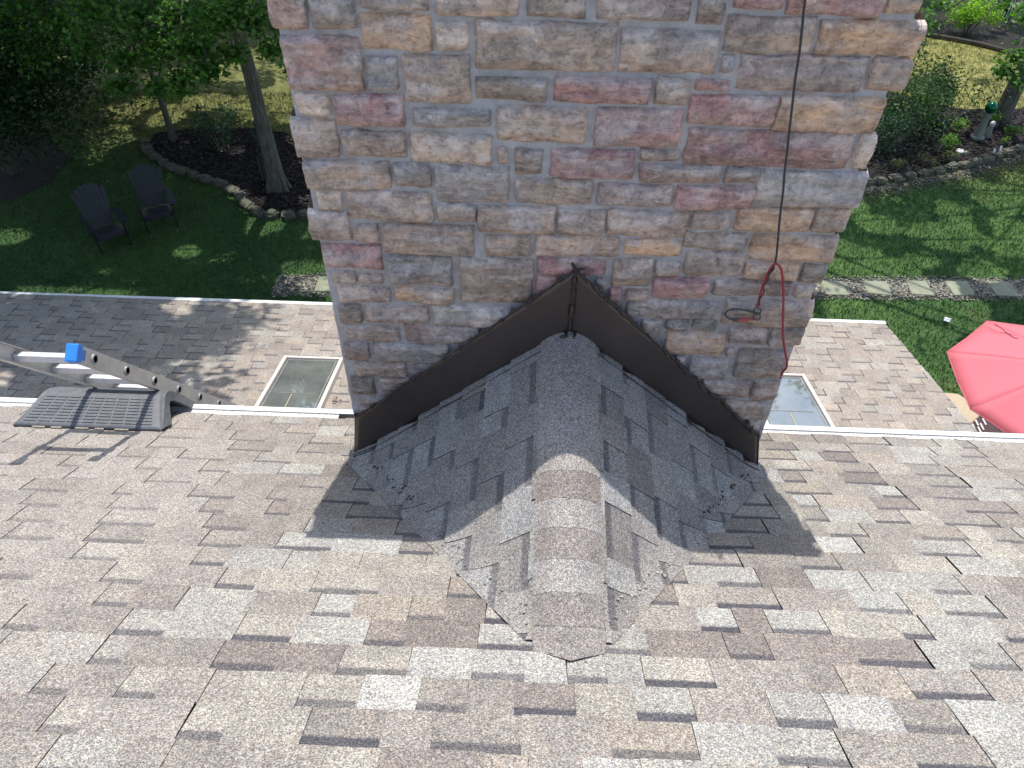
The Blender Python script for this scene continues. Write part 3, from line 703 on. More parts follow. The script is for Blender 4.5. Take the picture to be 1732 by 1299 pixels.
# twisted strand sub-part
tw=smooth(path3([(1283,516),(1291,490),(1300,466),(1310,449)],.034),8); b=MB(); hel=[]
for i,pnt in enumerate(tw): a=i*.9; hel.append(pnt+Vector((math.cos(a)*.0045,math.sin(a)*.004-.003,0)))
b.tube(hel,.0026,6); b.build('dark_strand',M_CORD,ro,smooth=True)
car=empty('carabiner',tuple(atY(1281,530,D-.02))); tag(car,'grey steel carabiner with a red sleeve hanging from the red rope','carabiner')
ci=Matrix.Translation(-car.location)
def ring(u,v,ru,rv,rad,y=.02,n=20,a0=0,a1=6.283):
    return [Vector(atY(u+ru*math.cos(a0+(a1-a0)*k/n),v+rv*math.sin(a0+(a1-a0)*k/n),D-y)) for k in range(n+1)]
b=MB(); b.tube(ring(1281,526,6,6,.003,.032),.0028,7); b.tube(ring(1280,535,6,6,.003,.036),.0028,7); pp(b.build('eye_ring',M_STEEL,smooth=True),car,ci)
b=MB(); b.tube(smooth([Vector(atY(u,v,D-.032)) for u,v in ((1280,530),(1262,525),(1243,523),(1232,525),(1227,531),(1230,537),(1238,540),(1247,541))],5),.0042,8); pp(b.build('body',M_STEEL,smooth=True),car,ci)
b=MB(); b.tube([Vector(atY(u,541,D-.032)) for u in (1240,1248)],.0072,10); pp(b.build('gate_nut',M_STEEL,smooth=True),car,ci)
b=MB(); b.tube([Vector(atY(u,541,D-.032)) for u in (1248,1250,1265,1267)],[.007,.0085,.0085,.007],10); b.tube([Vector(atY(u,540,D-.032)) for u in (1267,1278)],.0052,8); pp(b.build('sleeve',M_REDP,smooth=True),car,ci)
print('part1 done')
# =================================================================== YARD
Z0=ZG
def lawn_mat(name,blade=False):
    m=N(name); n1=m.noise(.35,4); n2=m.noise(3,6,.8,dist=.8); n3=m.noise(28,5,.8)
    c=m.ramp(n1,[(.35,(.038,.088,.028)),(.6,(.066,.13,.036))])
    sp=m.n('SeparateXYZ'); m.l(m.tc.outputs['Object'],sp.inputs[0])
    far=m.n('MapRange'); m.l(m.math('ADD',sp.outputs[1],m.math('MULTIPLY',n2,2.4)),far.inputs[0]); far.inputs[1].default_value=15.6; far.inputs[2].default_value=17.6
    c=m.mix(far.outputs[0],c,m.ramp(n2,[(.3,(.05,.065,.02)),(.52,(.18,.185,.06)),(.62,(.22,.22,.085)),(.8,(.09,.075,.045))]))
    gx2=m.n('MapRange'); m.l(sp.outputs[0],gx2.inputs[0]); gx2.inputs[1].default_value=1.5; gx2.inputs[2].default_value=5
    c=m.mix(gx2.outputs[0],c,m.mix(1,c,(1.45,1.35,1.3),'MULTIPLY'))  # raised albedo paints stronger sun into the right-hand lawn
    c=m.mix(m.ramp(m.noise(1.1,5,.7),[(.60,(0,0,0)),(.72,(.55,.55,.55))]),c,(.12,.12,.05))
    c=m.mix(1,c,m.ramp(n2,[(.3,(.72,.72,.72)),(.7,(1.25,1.25,1.2))]),'MULTIPLY')
    if not blade: c=m.mix(1,c,m.ramp(n3,[(.3,(.45,.45,.45)),(.7,(1.35,1.35,1.3))]),'MULTIPLY'); m.bump(n3,.8,.04)
    m.col(c); m.set(Roughness=.75); m.b.inputs['Specular IOR Level'].default_value=.2; return m.m
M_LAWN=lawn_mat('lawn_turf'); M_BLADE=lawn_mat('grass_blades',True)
xs=np.linspace(-1,1,61); gx=np.sign(xs)*np.abs(xs)**2*150; gy=10+np.sign(xs)*np.abs(xs)**2*160
GX,GY=np.meshgrid(gx,gy,indexing='ij'); GZ=Z0+.0*GX; V=np.stack([GX,GY,GZ],-1).reshape(-1,3); i,j=np.meshgrid(np.arange(60),np.arange(60),indexing='ij'); a=i*61+j
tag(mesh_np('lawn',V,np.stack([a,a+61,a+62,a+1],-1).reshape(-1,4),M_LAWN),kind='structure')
def inpoly(x,y,P):
    c=False; n=len(P); j=n-1
    for i in range(n):
        if ((P[i][1]>y)!=(P[j][1]>y)) and x<(P[j][0]-P[i][0])*(y-P[i][1])/(P[j][1]-P[i][1])+P[i][0]: c=not c
        j=i
    return c
def catm(P,n=6): return [(q.x,q.y) for q in smooth([Vector((x,y,0)) for x,y in P],n)]
EL=catm([(-8.45,15.25),(-8.19,14.86),(-7.6,14.35),(-6.95,14.0),(-6.4,13.75),(-5.9,13.38),(-5.6,13.0),(-5.30,12.72),(-4.77,12.60),(-4.2,12.75),(-3.5,13.2),(-2.9,13.9)])
BEDL=EL+[(-2.8,14.6),(-3.6,15.2),(-4.8,15.75),(-6.2,16.2),(-7.6,16.1),(-8.4,15.8)]
ER=catm([(4.2,14.0),(5.4,14.1),(6.3,14.35),(6.9,14.52),(7.5,14.68),(8.11,14.92),(8.8,15.18),(9.42,15.45),(10.2,15.85),(10.94,16.28),(11.8,16.9),(13.0,17.9)])
BEDR=ER+[(13.2,18.9),(11.6,18.3),(10.2,18.2),(9.0,18.9),(8.2,20.0),(6.5,21.5),(4.0,21),(3.8,16)]
EB=[(9.5,24.0),(10.4,23.3),(10.9,22.8),(11.6,22.5),(12.2,22.2),(12.8,21.7),(13.2,21.2)]
BEDB=EB+[(15.5,20.5),(20,22),(20,32),(6,32),(7,26)]
BEDW=[(-30,19.6),(-16,19.8),(-12.5,21.4),(-8,21.8),(-4,22.3),(0,24),(0,34),(-30,34)]
BEDD=[(-20,12.6),(-11.5,12.5),(-10.2,12.95),(-9.75,13.6),(-9.8,14.6),(-10.6,15.4),(-12,17.5),(-20,20)]
M_MUL=simple('bark_mulch_mat',(.016,.011,.010),.95,var=.5,scale=25,bump=1,bd=.03)
for nm,P in (('mulch_bed',BEDL),('mulch_bed',BEDR),('woodland_floor',BEDB),('woodland_floor',BEDW),('mulch_bed',BEDD)):
    b=MB(); b.poly([(x,y,Z0+.006) for x,y in P]); tag(b.build(nm,M_MUL),kind='structure')
pathc=lambda x:10.96+.045*(x-5.3)
b=MB(); b.poly([(-4.4,pathc(-4.4)-.28,Z0+.004),(16,pathc(16)-.28,Z0+.004),(16,pathc(16)+.28,Z0+.004),(-4.4,pathc(-4.4)+.28,Z0+.004)])
M_GB=simple('gravel_base',(.10,.095,.075),.95,var=.5,scale=30,bump=1,bd=.02); tag(b.build('gravel_path',M_GB),kind='structure')
def octs(name,P,rad,col,seed=2,flat=.6,kind='stuff',mat=None,elong=1.3):
    r=np.random.default_rng(seed); P=np.asarray(P,float); n=len(P)
    base=np.array([(1,0,0),(-1,0,0),(0,1,0),(0,-1,0),(0,0,1),(0,0,-1)],float); f=np.array([(0,2,4),(2,1,4),(1,3,4),(3,0,4),(2,0,5),(1,2,5),(3,1,5),(0,3,5)])
    s=rad*r.uniform(.6,1.5,(n,1,1)); v=base[None]*s*(1+r.uniform(-.25,.25,(n,6,1)))*np.array([elong,1,flat]); a=r.uniform(0,6.28,n); ca,sa=np.cos(a)[:,None],np.sin(a)[:,None]
    x=v[...,0]*ca-v[...,1]*sa; y=v[...,0]*sa+v[...,1]*ca; v=np.stack([x,y,v[...,2]],-1)+P[:,None]
    F_=(f[None]+(np.arange(n)*6)[:,None,None]).reshape(-1,3); cc=np.array(col)[r.integers(len(col),size=n)]*r.uniform(.7,1.25,(n,1)); cc=np.repeat(np.concatenate([cc,np.ones((n,1))],1),6,axis=0)
    return tag(mesh_np(name,v.reshape(-1,3),F_,mat or M_VC,None,cc),kind=kind)
GC=[(.27,.26,.20),(.20,.19,.15),(.36,.34,.28),(.13,.12,.10),(.24,.21,.15)]
r_=np.random.default_rng(5); xg=np.concatenate([r_.uniform(4.3,12.5,9000),r_.uniform(-4.4,-1.5,2000)]); P=np.stack([xg,pathc(xg)+np.clip(r_.normal(0,.15,len(xg)),-.33,.33),Z0+r_.uniform(.006,.02,len(xg))],-1)
octs('gravel',P,.020,GC)
# gravel strip in front of the right edging
P=[]
for k in range(3800):
    i=random.randint(0,len(ER)-2); t=random.random(); x=ER[i][0]*(1-t)+ER[i+1][0]*t; y=ER[i][1]*(1-t)+ER[i+1][1]*t; o=.10+abs(random.gauss(0,.17)); P.append((x+.35*o,y-o,Z0+random.uniform(.004,.018)))
octs('edging_gravel',P,.019,[(.16,.14,.10),(.11,.10,.075),(.24,.22,.17),(.06,.05,.04)],seed=9)
# mulch chips
P=[]
for poly,n in ((BEDL,5200),(BEDR,6000)):
    bx0,bx1=min(p[0] for p in poly),max(p[0] for p in poly); by0,by1=min(p[1] for p in poly),max(p[1] for p in poly); k=0
    while k<n:
        x,y=random.uniform(bx0,bx1),random.uniform(by0,by1)
        if inpoly(x,y,poly): P.append((x,y,Z0+random.uniform(.008,.03))); k+=1
octs('mulch',P,.026,[(.018,.012,.011),(.028,.019,.017),(.010,.007,.007),(.06,.045,.04)],seed=3,flat=.35,elong=1.8)
# grass blades
def blades(name,n,x0,x1,y0,y1,seed,hh=.05):
    r=np.random.default_rng(seed); x=r.uniform(x0,x1,n); y=r.uniform(y0,y1,n)
    ok=(np.abs(y-pathc(x))>.30+r.normal(0,.03,n))|(x<-4.4)
    cell={}
    m=np.ones(n,bool)
    for i in range(n):
        if ok[i]:
            for P_ in (BEDL,BEDR,BEDB,BEDD):
                if inpoly(x[i],y[i],P_): m[i]=False; break
    ok&=m
    # gravel strip
    er=np.array(ER); dd=y-np.interp(x,er[:,0],er[:,1]); ok&=~((dd<0)&(dd>-.36+r.normal(0,.03,n))&(x>4))
    x,y=x[ok],y[ok]; n=len(x); a=r.uniform(0,6.28,n); h=hh*r.uniform(.5,1.5,n); wd=r.uniform(.005,.010,n); lx,ly=r.normal(0,.025,n),r.normal(0,.025,n)
    b0=np.stack([x-np.cos(a)*wd,y-np.sin(a)*wd,np.full(n,Z0)],-1); b1=np.stack([x+np.cos(a)*wd,y+np.sin(a)*wd,np.full(n,Z0)],-1); tp=np.stack([x+lx,y+ly,Z0+h],-1)
    V=np.stack([b0,b1,tp],1).reshape(-1,3); return tag(mesh_np(name,V,np.arange(3*n).reshape(-1,3),M_BLADE),kind='stuff')
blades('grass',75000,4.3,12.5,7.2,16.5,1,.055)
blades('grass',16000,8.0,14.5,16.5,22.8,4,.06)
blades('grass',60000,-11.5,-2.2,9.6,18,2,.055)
# stepping stones
M_FLAG=simple('flagstone',(.24,.245,.165),.85,var=.25,scale=7,bump=.7,bd=.01)
labs=['moss tinted square stepping stone in the gravel path, nearest to the chimney','square stepping stone in the gravel path, second to the right of the chimney','square stepping stone in the gravel path, third to the right of the chimney','square stepping stone in the gravel path, fourth to the right of the chimney','square stepping stone in the gravel path nearest the right picture edge']
for k,(x,lb) in enumerate(zip((5.34,6.10,6.86,7.57,8.33),labs)):
    w2=.20; pts=[]
    for (sx,sy) in ((-1,-1),(1,-1),(1,1),(-1,1)): pts.append((x+sx*w2+random.gauss(0,.012),pathc(x)-.02+sy*w2+random.gauss(0,.012),Z0+.008))
    b=MB(); b.poly(pts,.028,(0,0,1)); bmesh.ops.bevel(b.bm,geom=b.bm.edges[:],offset=.008,segments=2,affect='EDGES'); tag(b.build('stepping_stone',M_FLAG),lb,'stepping stone','stepping stones along the gravel path')
for k,(x,lb) in enumerate(zip((-2.72,-3.48),('mossy stepping stone just left of the chimney above the lower roof edge','mossy stepping stone further left in the path above the lower roof edge'))):
    pts=[(x+sx*.2+random.gauss(0,.012),pathc(x)+sy*.2,Z0+.008) for sx,sy in ((-1,-1),(1,-1),(1,1),(-1,1))]
    b=MB(); b.poly(pts,.028,(0,0,1)); bmesh.ops.bevel(b.bm,geom=b.bm.edges[:],offset=.008,segments=2,affect='EDGES'); tag(b.build('stepping_stone',M_FLAG),lb,'stepping stone','stepping stones along the gravel path')
# edging stones
M_EDG=simple('mossy_edging_stone',(.10,.098,.068),.9,var=.6,scale=12,bump=.9,bd=.02)
def rock(name,c,sz,rz,seed,mat=M_EDG,parent=None):
    bm=bmesh.new(); bmesh.ops.create_cube(bm,size=1); bmesh.ops.bevel(bm,geom=bm.edges[:],offset=.16,segments=2,affect='EDGES'); bmesh.ops.subdivide_edges(bm,edges=bm.edges[:],cuts=1,use_grid_fill=True)
    for v in bm.verts:
        n_=noise.noise_vector(v.co*1.7+Vector((seed*3.1,seed*1.7,0)))*.22; v.co+=n_; v.co.x*=sz[0]; v.co.y*=sz[1]; v.co.z*=sz[2]
    me=bpy.data.meshes.new(name); bm.to_mesh(me); bm.free(); o=link(name,me,mat,parent); o.location=c; o.rotation_euler=(0,0,rz); return o
def arc(P,step):
    out=[];acc=0
    for (x0,y0),(x1,y1) in zip(P,P[1:]):
        L=math.hypot(x1-x0,y1-y0); d=0
        while acc<=L-d+0: 
            d+=acc; t=d/L; out.append((x0+(x1-x0)*t,y0+(y1-y0)*t,math.atan2(y1-y0,x1-x0))); acc=step()
        acc-=(L-d)
    return out
rg=random.Random(12)
for nm,P,grp,lab in (('edging_stone',EL,'stones edging the left mulch bed','mossy rough stone in the curved border of the left mulch bed'),('edging_stone',ER,'stones edging the right flower bed','mossy flat stone in the curved border of the right flower bed')):
    hs=[.34]
    A=arc(P,lambda: rg.uniform(.29,.40)); A=A[::-1] if nm and P is EL else A
    for k,(x,y,a) in enumerate(A):
        lb2=('mossy border stone of the left mulch bed, number %d counting out from the chimney' if P is EL else 'mossy border stone of the right flower bed, number %d counting out from the chimney')%(k+1)
        tag(rock(nm,(x,y,Z0+.05),(rg.uniform(.25,.36),rg.uniform(.16,.24),rg.uniform(.12,.19)),a+rg.gauss(0,.12),k*1.3),lb2,'edging stone',grp)
b=MB(); bl=[(x,y,Z0+.05) for x,y in EB]; b.tube(bl,.07,8); tag(b.build('log_border',simple('dark_log',(.05,.04,.03),.9,var=.5)),'dark log border between the sunlit grass and the far flower bed','border')

# ---- foliage
def leaf_mat(name,trans=.35,rough=.5):
    m=N(name); a=m.n('Attribute',attribute_name='col'); m.l(a.outputs['Color'],m.b.inputs['Base Color']); m.set(Roughness=rough); m.b.inputs['Specular IOR Level'].default_value=.35
    t=m.n('BsdfTranslucent'); c=m.mix(1,a.outputs['Color'],(1.6,1.9,.5),'MULTIPLY'); m.l(c,t.inputs[0]); mx=m.n('MixShader'); mx.inputs[0].default_value=trans
    m.l(m.b.outputs[0],mx.inputs[1]); m.l(t.outputs[0],mx.inputs[2]); m.l(mx.outputs[0],m.out.inputs[0]); return m.m
M_LEAF=leaf_mat('leaf')
def bark_mat(name,c):
    m=N(name); mp=m.n('Mapping'); mp.inputs['Scale'].default_value=(1,1,.22); m.l(m.tc.outputs['Object'],mp.inputs[0]); x=m.n('TexNoise'); x.inputs['Scale'].default_value=22; x.inputs['Detail'].default_value=6; m.l(mp.outputs[0],x.inputs['Vector'])
    c=np.array(c); m.col(m.ramp(x.outputs[0],[(.3,tuple(c*.45)),(.7,tuple(c*1.4))])); m.set(Roughness=.95); m.bump(x.outputs[0],.9,.03); return m.m
M_BARK=bark_mat('tree_bark',(.12,.11,.09))
MAPLE=np.array([(0,0),(.30,-.10),(.62,.12),(.36,.30),(.52,.62),(.22,.56),(0,1.0),(-.22,.56),(-.52,.62),(-.36,.30),(-.62,.12),(-.30,-.10)])*1.0
MAPLE[:,1]-=.3; MT=[(0,i,i+1) for i in range(1,11)]
RH=np.array([(0,-.5),(.3,0),(0,.5),(-.3,0)]); RT_=[(0,1,2),(0,2,3)]
def leaves(name,P,size,cols,parent,maple=False,seed=1,tilt=.6,mat=None):
    r=np.random.default_rng(seed); P=np.asarray(P,float); n=len(P); sh,tr=(MAPLE,MT) if maple else (RH,RT_); k=len(sh)
    s=size*r.uniform(.6,1.25,(n,1)); yaw=r.uniform(0,6.283,n); tx=r.normal(0,tilt,n); ty=r.normal(0,tilt,n)
    x=sh[None,:,0]*s; y=sh[None,:,1]*s; z=-(x*x+y*y)/np.maximum(s,.01)*.25
    y2=y*np.cos(tx)[:,None]-z*np.sin(tx)[:,None]; z2=y*np.sin(tx)[:,None]+z*np.cos(tx)[:,None]
    x3=x*np.cos(ty)[:,None]+z2*np.sin(ty)[:,None]; z3=-x*np.sin(ty)[:,None]+z2*np.cos(ty)[:,None]
    X=x3*np.cos(yaw)[:,None]-y2*np.sin(yaw)[:,None]; Y=x3*np.sin(yaw)[:,None]+y2*np.cos(yaw)[:,None]
    V=np.stack([X,Y,z3],-1)+P[:,None]; F_=(np.array(tr)[None]+(np.arange(n)*k)[:,None,None]).reshape(-1,3)
    cc=np.array(cols)[r.integers(len(cols),size=n)]*r.uniform(.7,1.3,(n,1)); cc=np.repeat(np.concatenate([cc,np.ones((n,1))],1),k,axis=0)
    return mesh_np(name,V.reshape(-1,3),F_,mat or M_LEAF,parent,cc)
def ell(c,r3,n,r,shell=.5):
    d=r.normal(0,1,(n,3)); d/=np.linalg.norm(d,axis=1)[:,None]; q=(shell+(1-shell)*r.random((n,1)))*(r.random((n,1))**.2); lump=1+.25*vnoise(d*2.2+np.array(c)); return np.array(c)+d*q*lump[:,None]*np.array(r3)
GRN=[(.045,.115,.022),(.065,.15,.028),(.035,.09,.02),(.08,.17,.035)]; DGRN=[(.018,.045,.014),(.026,.06,.02),(.02,.05,.02)]
def projv(P):
    z=P@FV; return 866+F_PX*(P@RV)/z,649.5-F_PX*(P@UV_)/z
def allowed_high(P,r_):
    """keeps the high crowns above the view and off the sunny roofs, as the shadows in the photo require"""
    u,v=projv(P+np.array([0,0,-r_])); ok=(v<-12)
    x,y,z=P
    if z<-.333*y: ok=False
    k=1/TSUN
    ys=y-(z+3.2)*k
    if ys-r_<3.6: ok=False
    ys=y-(z+5.7)*k
    if ys-r_<7.35 and x+r_>-2.5: ok=False
    if ys-r_<8.3 and x>2.8: ok=False
    ysg=y-(z+8.3)*k
    if math.hypot(x-11.3,(ysg-21.2))<1.9+r_*.6: ok=False
    return ok
SPOTS=[atZ(u,v,ZG)[:2].tolist()+[q] for u,v,q in ((368,470,.42),(392,442,.34),(312,428,.28),(447,382,.40),(505,455,.35),(165,235,.75),(205,190,.55),(300,130,.7),(345,172,.6),(150,262,.5),(438,348,.35),(408,330,.25),(520,130,.8),(518,190,.8),(525,235,.55),(18,398,.35),(240,175,.5),(430,195,.3),(390,255,.3),(460,160,.5),(100,300,.3),(380,120,.8),(280,200,.45),(530,340,.3),(350,480,.35),(425,480,.3),
 (1490,455,.5),(1560,440,.35),(1440,520,.5),(1500,520,.35),(1640,520,.35),(1600,405,.5),(1480,380,.4),(1700,340,.6),(1660,460,.45),(1470,60,1.2),(1640,85,1.3),(1600,120,1.2),(1700,70,.9),(1650,30,.8),(1560,620,.35),(1590,670,.3),(1440,470,.6),(1720,420,.4))]
_SP=np.array(SPOTS)
def gaps(P):
    yg=P[:,1]-(P[:,2]-ZG)/TSUN; x=P[:,0]
    w1=vnoise(np.stack([x*3.1,yg*3.1,x*0+4],-1))*.22; keep=np.ones(len(P),bool)
    for sx,sy,sr in _SP: keep&=(((x-sx)/1.15)**2+(yg-sy)**2)**.5>sr*.9*(1+w1)
    lr=(yg<8.0)&(x<2); f_=np.where(lr,1.7,.95); g=fbm(np.stack([x*f_+3,yg*f_,x*0+1],-1),3); thr=np.where(x>2.5,.10,np.where(lr,.50,np.where((x<-1.5)&(yg>8.0)&(yg<10.3),.0,.85))); keep&=g<thr
    return keep
def tree(base,ht,r0,nclus,Rc,lab,seed,size=.16,cols=GRN,per=420,low=[],zc=(-3.2,3.2),center=None,trunklean=(0,0),lcols=None,flare=1.3,group='trees around the yard'):
    r=np.random.default_rng(seed); bx,by=base; t=tag(empty('tree',(bx,by,Z0)),lab,'tree',group); iv=Matrix.Translation((-bx,-by,-Z0))
    n=14; pts=[];rad=[]
    for k in range(n):
        f=k/(n-1); pts.append((bx+trunklean[0]*f+.05*r.normal()*f,by+trunklean[1]*f+.05*r.normal()*f,Z0-.05+ht*f)); rad.append(r0*(1-.6*f)*(1+(flare-1)*max(0,1-f*9)))
    b=MB(); b.tube(smooth([Vector(p) for p in pts],2),list(np.interp(np.linspace(0,1,(n-1)*2+1),np.linspace(0,1,n),rad)),14)
    for k in range(5):
        a=k*1.256+r.random(); b.tube([(bx+math.cos(a)*r0*.75,by+math.sin(a)*r0*.75,Z0+.42),(bx+math.cos(a)*r0*1.15,by+math.sin(a)*r0*1.15,Z0+.15),(bx+math.cos(a)*r0*1.7,by+math.sin(a)*r0*1.7,Z0-.05)],[r0*.22,r0*.34,r0*.3],8)
    cx,cy=center or (bx,by); cl=[]; tries=0
    while len(cl)<nclus and tries<nclus*30:
        tries+=1; a=r.uniform(0,6.283); q=Rc*math.sqrt(r.random()); P=np.array([cx+math.cos(a)*q,cy+math.sin(a)*q,r.uniform(*zc)]); rc=r.uniform(.7,1.15)
        if allowed_high(P,rc): cl.append((P,rc))
    tp=pts[-1]
    for P,rc in cl[::3]:
        f=r.uniform(.5,.95); s_=np.array(pts[int(f*(n-1))]); mid=(s_+P)/2+np.array([0,0,.4]); b.tube([tuple(s_),tuple(mid),tuple(P)],[r0*.28,r0*.16,.02],6)
    for (c,r3,nn) in low:
        c=np.array(c); s_=np.array([bx+trunklean[0]*.5,by+trunklean[1]*.5,min(c[2]+1.8,-1)]); mid=(s_+c)/2+np.array([0,0,.5]); b.tube([tuple(s_),tuple(mid),tuple(c)],[r0*.22,r0*.12,.015],6)
    pp(b.build('trunk',M_BARK,smooth=True),t,iv)
    P=[ell(P_,(rc,rc,rc*.62),int(per*rc*rc),r,.35) for P_,rc in cl]
    if P:
        P=np.concatenate(P); P=P[gaps(P)]; pp(leaves('crown',P,size,cols,None,False,seed,.55),t,iv)
    if low:
        P=[ell(c,r3,nn,r,.15) for c,r3,nn in low]; pp(leaves('low_foliage',np.concatenate(P),.075,lcols or cols,None,True,seed+5,.55),t,iv)
    return t
def at_d(u,v,dep): return tuple(ray(u,v)*dep)
LOW1=[]
r_=random.Random(3)
for (u,v,dep,rp,n) in [(40,15,13.5,.9,500),(110,40,13.5,.8,500),(60,95,14,.75,420),(20,70,14,.8,400),(160,15,12.5,.7,520),(230,30,12,.7,620),(300,20,12,.7,620),(270,80,12,.6,560),(215,100,12.2,.5,420),(205,145,12.4,.38,260),(330,80,11.8,.6,560),(300,140,12,.45,420),(265,150,12.2,.34,220),(360,30,11.5,.6,520),(350,120,11.8,.45,380),(430,35,11.5,.6,460),(480,20,11.2,.5,360),(485,80,11.3,.4,260),(395,90,11.8,.36,200),(500,120,11.6,.3,130),(150,75,13,.55,300),(395,10,11.3,.6,400),(455,85,11.6,.3,150)]:
    LOW1.append((at_d(u,v,dep),(rp,rp,rp*.6),n))
G1=[(.06,.15,.025),(.08,.185,.033),(.045,.115,.02),(.12,.23,.05)]
LOW2s=lambda:[(at_d(u,v,dep),(rp,rp,rp*.7),n) for (u,v,dep,rp,n) in [(20,110,16,1.0,500),(90,120,16,.9,450),(60,20,18,1.2,500),(140,110,17,.8,400),(200,50,18,1.1,500),(180,10,20,1.2,450),(260,10,19,1.1,450),(110,60,17,1,420),(20,60,17,1.1,420)]]
tree((-5.12,13.65),10.5,.145,60,5.0,'maple with a stout grey trunk standing in the left mulch bed',41,low=LOW1,cols=G1,center=(-5.6,13.2),zc=(-3.6,4.0),trunklean=(-.15,-.1),per=650)
tree((-7.91,15.50),9.5,.06,50,3.6,'slender young tree at the back of the left mulch bed',42,zc=(-4.2,2.6),center=(-8.2,16.4),per=650)
tree((-13.8,17.5),11,.22,62,4.2,'tall tree in the dark woods at the left edge',43,zc=(-3.8,2.8),center=(-12.0,17.0),per=650,low=LOW2s(),lcols=DGRN)
tree((-9.6,23.5),11,.2,50,4.3,'tall tree at the back of the left yard behind the shaded lawn',44,zc=(-5,2.6),center=(-9.6,22),per=600)
tree((-2.8,19.5),11,.2,50,4.0,'tall tree behind the chimney on the left side',45,zc=(-4.5,2.6),center=(-4.2,18.6),per=600)
tree((-13.2,9.2),12,.22,150,5.0,'tree left of the house shading the lower roof',46,zc=(-1.0,5.0),center=(-7.2,10.6),per=480)
tree((-15.2,27.5),11,.2,50,4.3,'tree at the back of the dark woods in the far left corner',52,zc=(-6,2.6),center=(-13.5,25),per=560)
tree((-5.5,28.0),11,.2,50,4.3,'tree at the back of the woods behind the maple',53,zc=(-6,2.6),center=(-6.5,26.5),per=560)
LOWR=[(at_d(u,v,dep),(rp,rp,rp*.6),n) for (u,v,dep,rp,n) in [(1725,95,15.5,.55,300),(1700,120,15.6,.42,230),(1740,30,15.6,.6,300),(1725,140,15.5,.3,110),(1590,5,19,.7,260),(1560,40,19,.6,200),(1700,8,19,.5,150)]]
_tb=atZ(1688,208,ZG)
tree((_tb[0],_tb[1]),11,.17,44,4.0,'tree with a dark trunk beside the green glass ball in the right flower bed',47,low=LOWR,cols=G1,zc=(-4,2.6),center=(9.6,16.8),per=360)
tree((4.6,15.4),11,.22,46,4.6,'tree behind the chimney on the right side',48,zc=(-2.8,2.8),center=(6.4,14.0),per=420)
tree((15.8,12.0),10.5,.22,34,4.3,'tree beyond the right edge of the yard',49,zc=(-2,2.6),center=(11.6,12.8),per=420)
tree((4.0,24.5),11,.22,26,4.0,'tree far behind the chimney at the back of the yard',50,zc=(-5,2.6))
tree((16.5,26.5),11,.22,26,4.0,'tree at the far right back of the yard',51,zc=(-6,2.6))

def shrub(c,r3,n,size,cols,lab,seed,grp=None,stems=True,maple=False,name='shrub',cat='shrub',tilt=.7):
    r=np.random.default_rng(seed); o=tag(empty(name,(c[0],c[1],Z0)),lab,cat,grp); iv=Matrix.Translation((-c[0],-c[1],-Z0)); cz=Z0+r3[2]*.62
    P=[]
    k=max(3,int(n/220))
    for _ in range(k):
        d=r.normal(0,.42,3); P.append(ell((c[0]+d[0]*r3[0],c[1]+d[1]*r3[1],cz+abs(d[2])*.5*r3[2]),tuple(np.array(r3)*r.uniform(.45,.75)),n//k,r,.4))
    P=np.concatenate(P); P[:,2]=np.maximum(P[:,2],Z0+.03)
    pp(leaves('foliage',P,size,cols,None,maple,seed,tilt),o,iv)
    b=MB()
    for q in range(6):
        a=q*1.05+r.random(); b.tube([(c[0]+.05*math.cos(a),c[1]+.05*math.sin(a),Z0-.02),(c[0]+r3[0]*.5*math.cos(a),c[1]+r3[1]*.5*math.sin(a),cz+r3[2]*.3)],[.02,.008],5)
    pp(b.build('stem',M_BARK),o,iv); return o
MG=[(.04,.085,.03),(.055,.11,.035),(.03,.07,.028)]; YG=[(.10,.19,.03),(.13,.24,.035),(.08,.16,.03)]; LIME=[(.22,.38,.03),(.28,.45,.04),(.16,.30,.03)]; BG=[(.03,.075,.045),(.04,.09,.05),(.025,.06,.035)]; OLV=[(.10,.13,.045),(.075,.10,.03),(.13,.14,.06)]
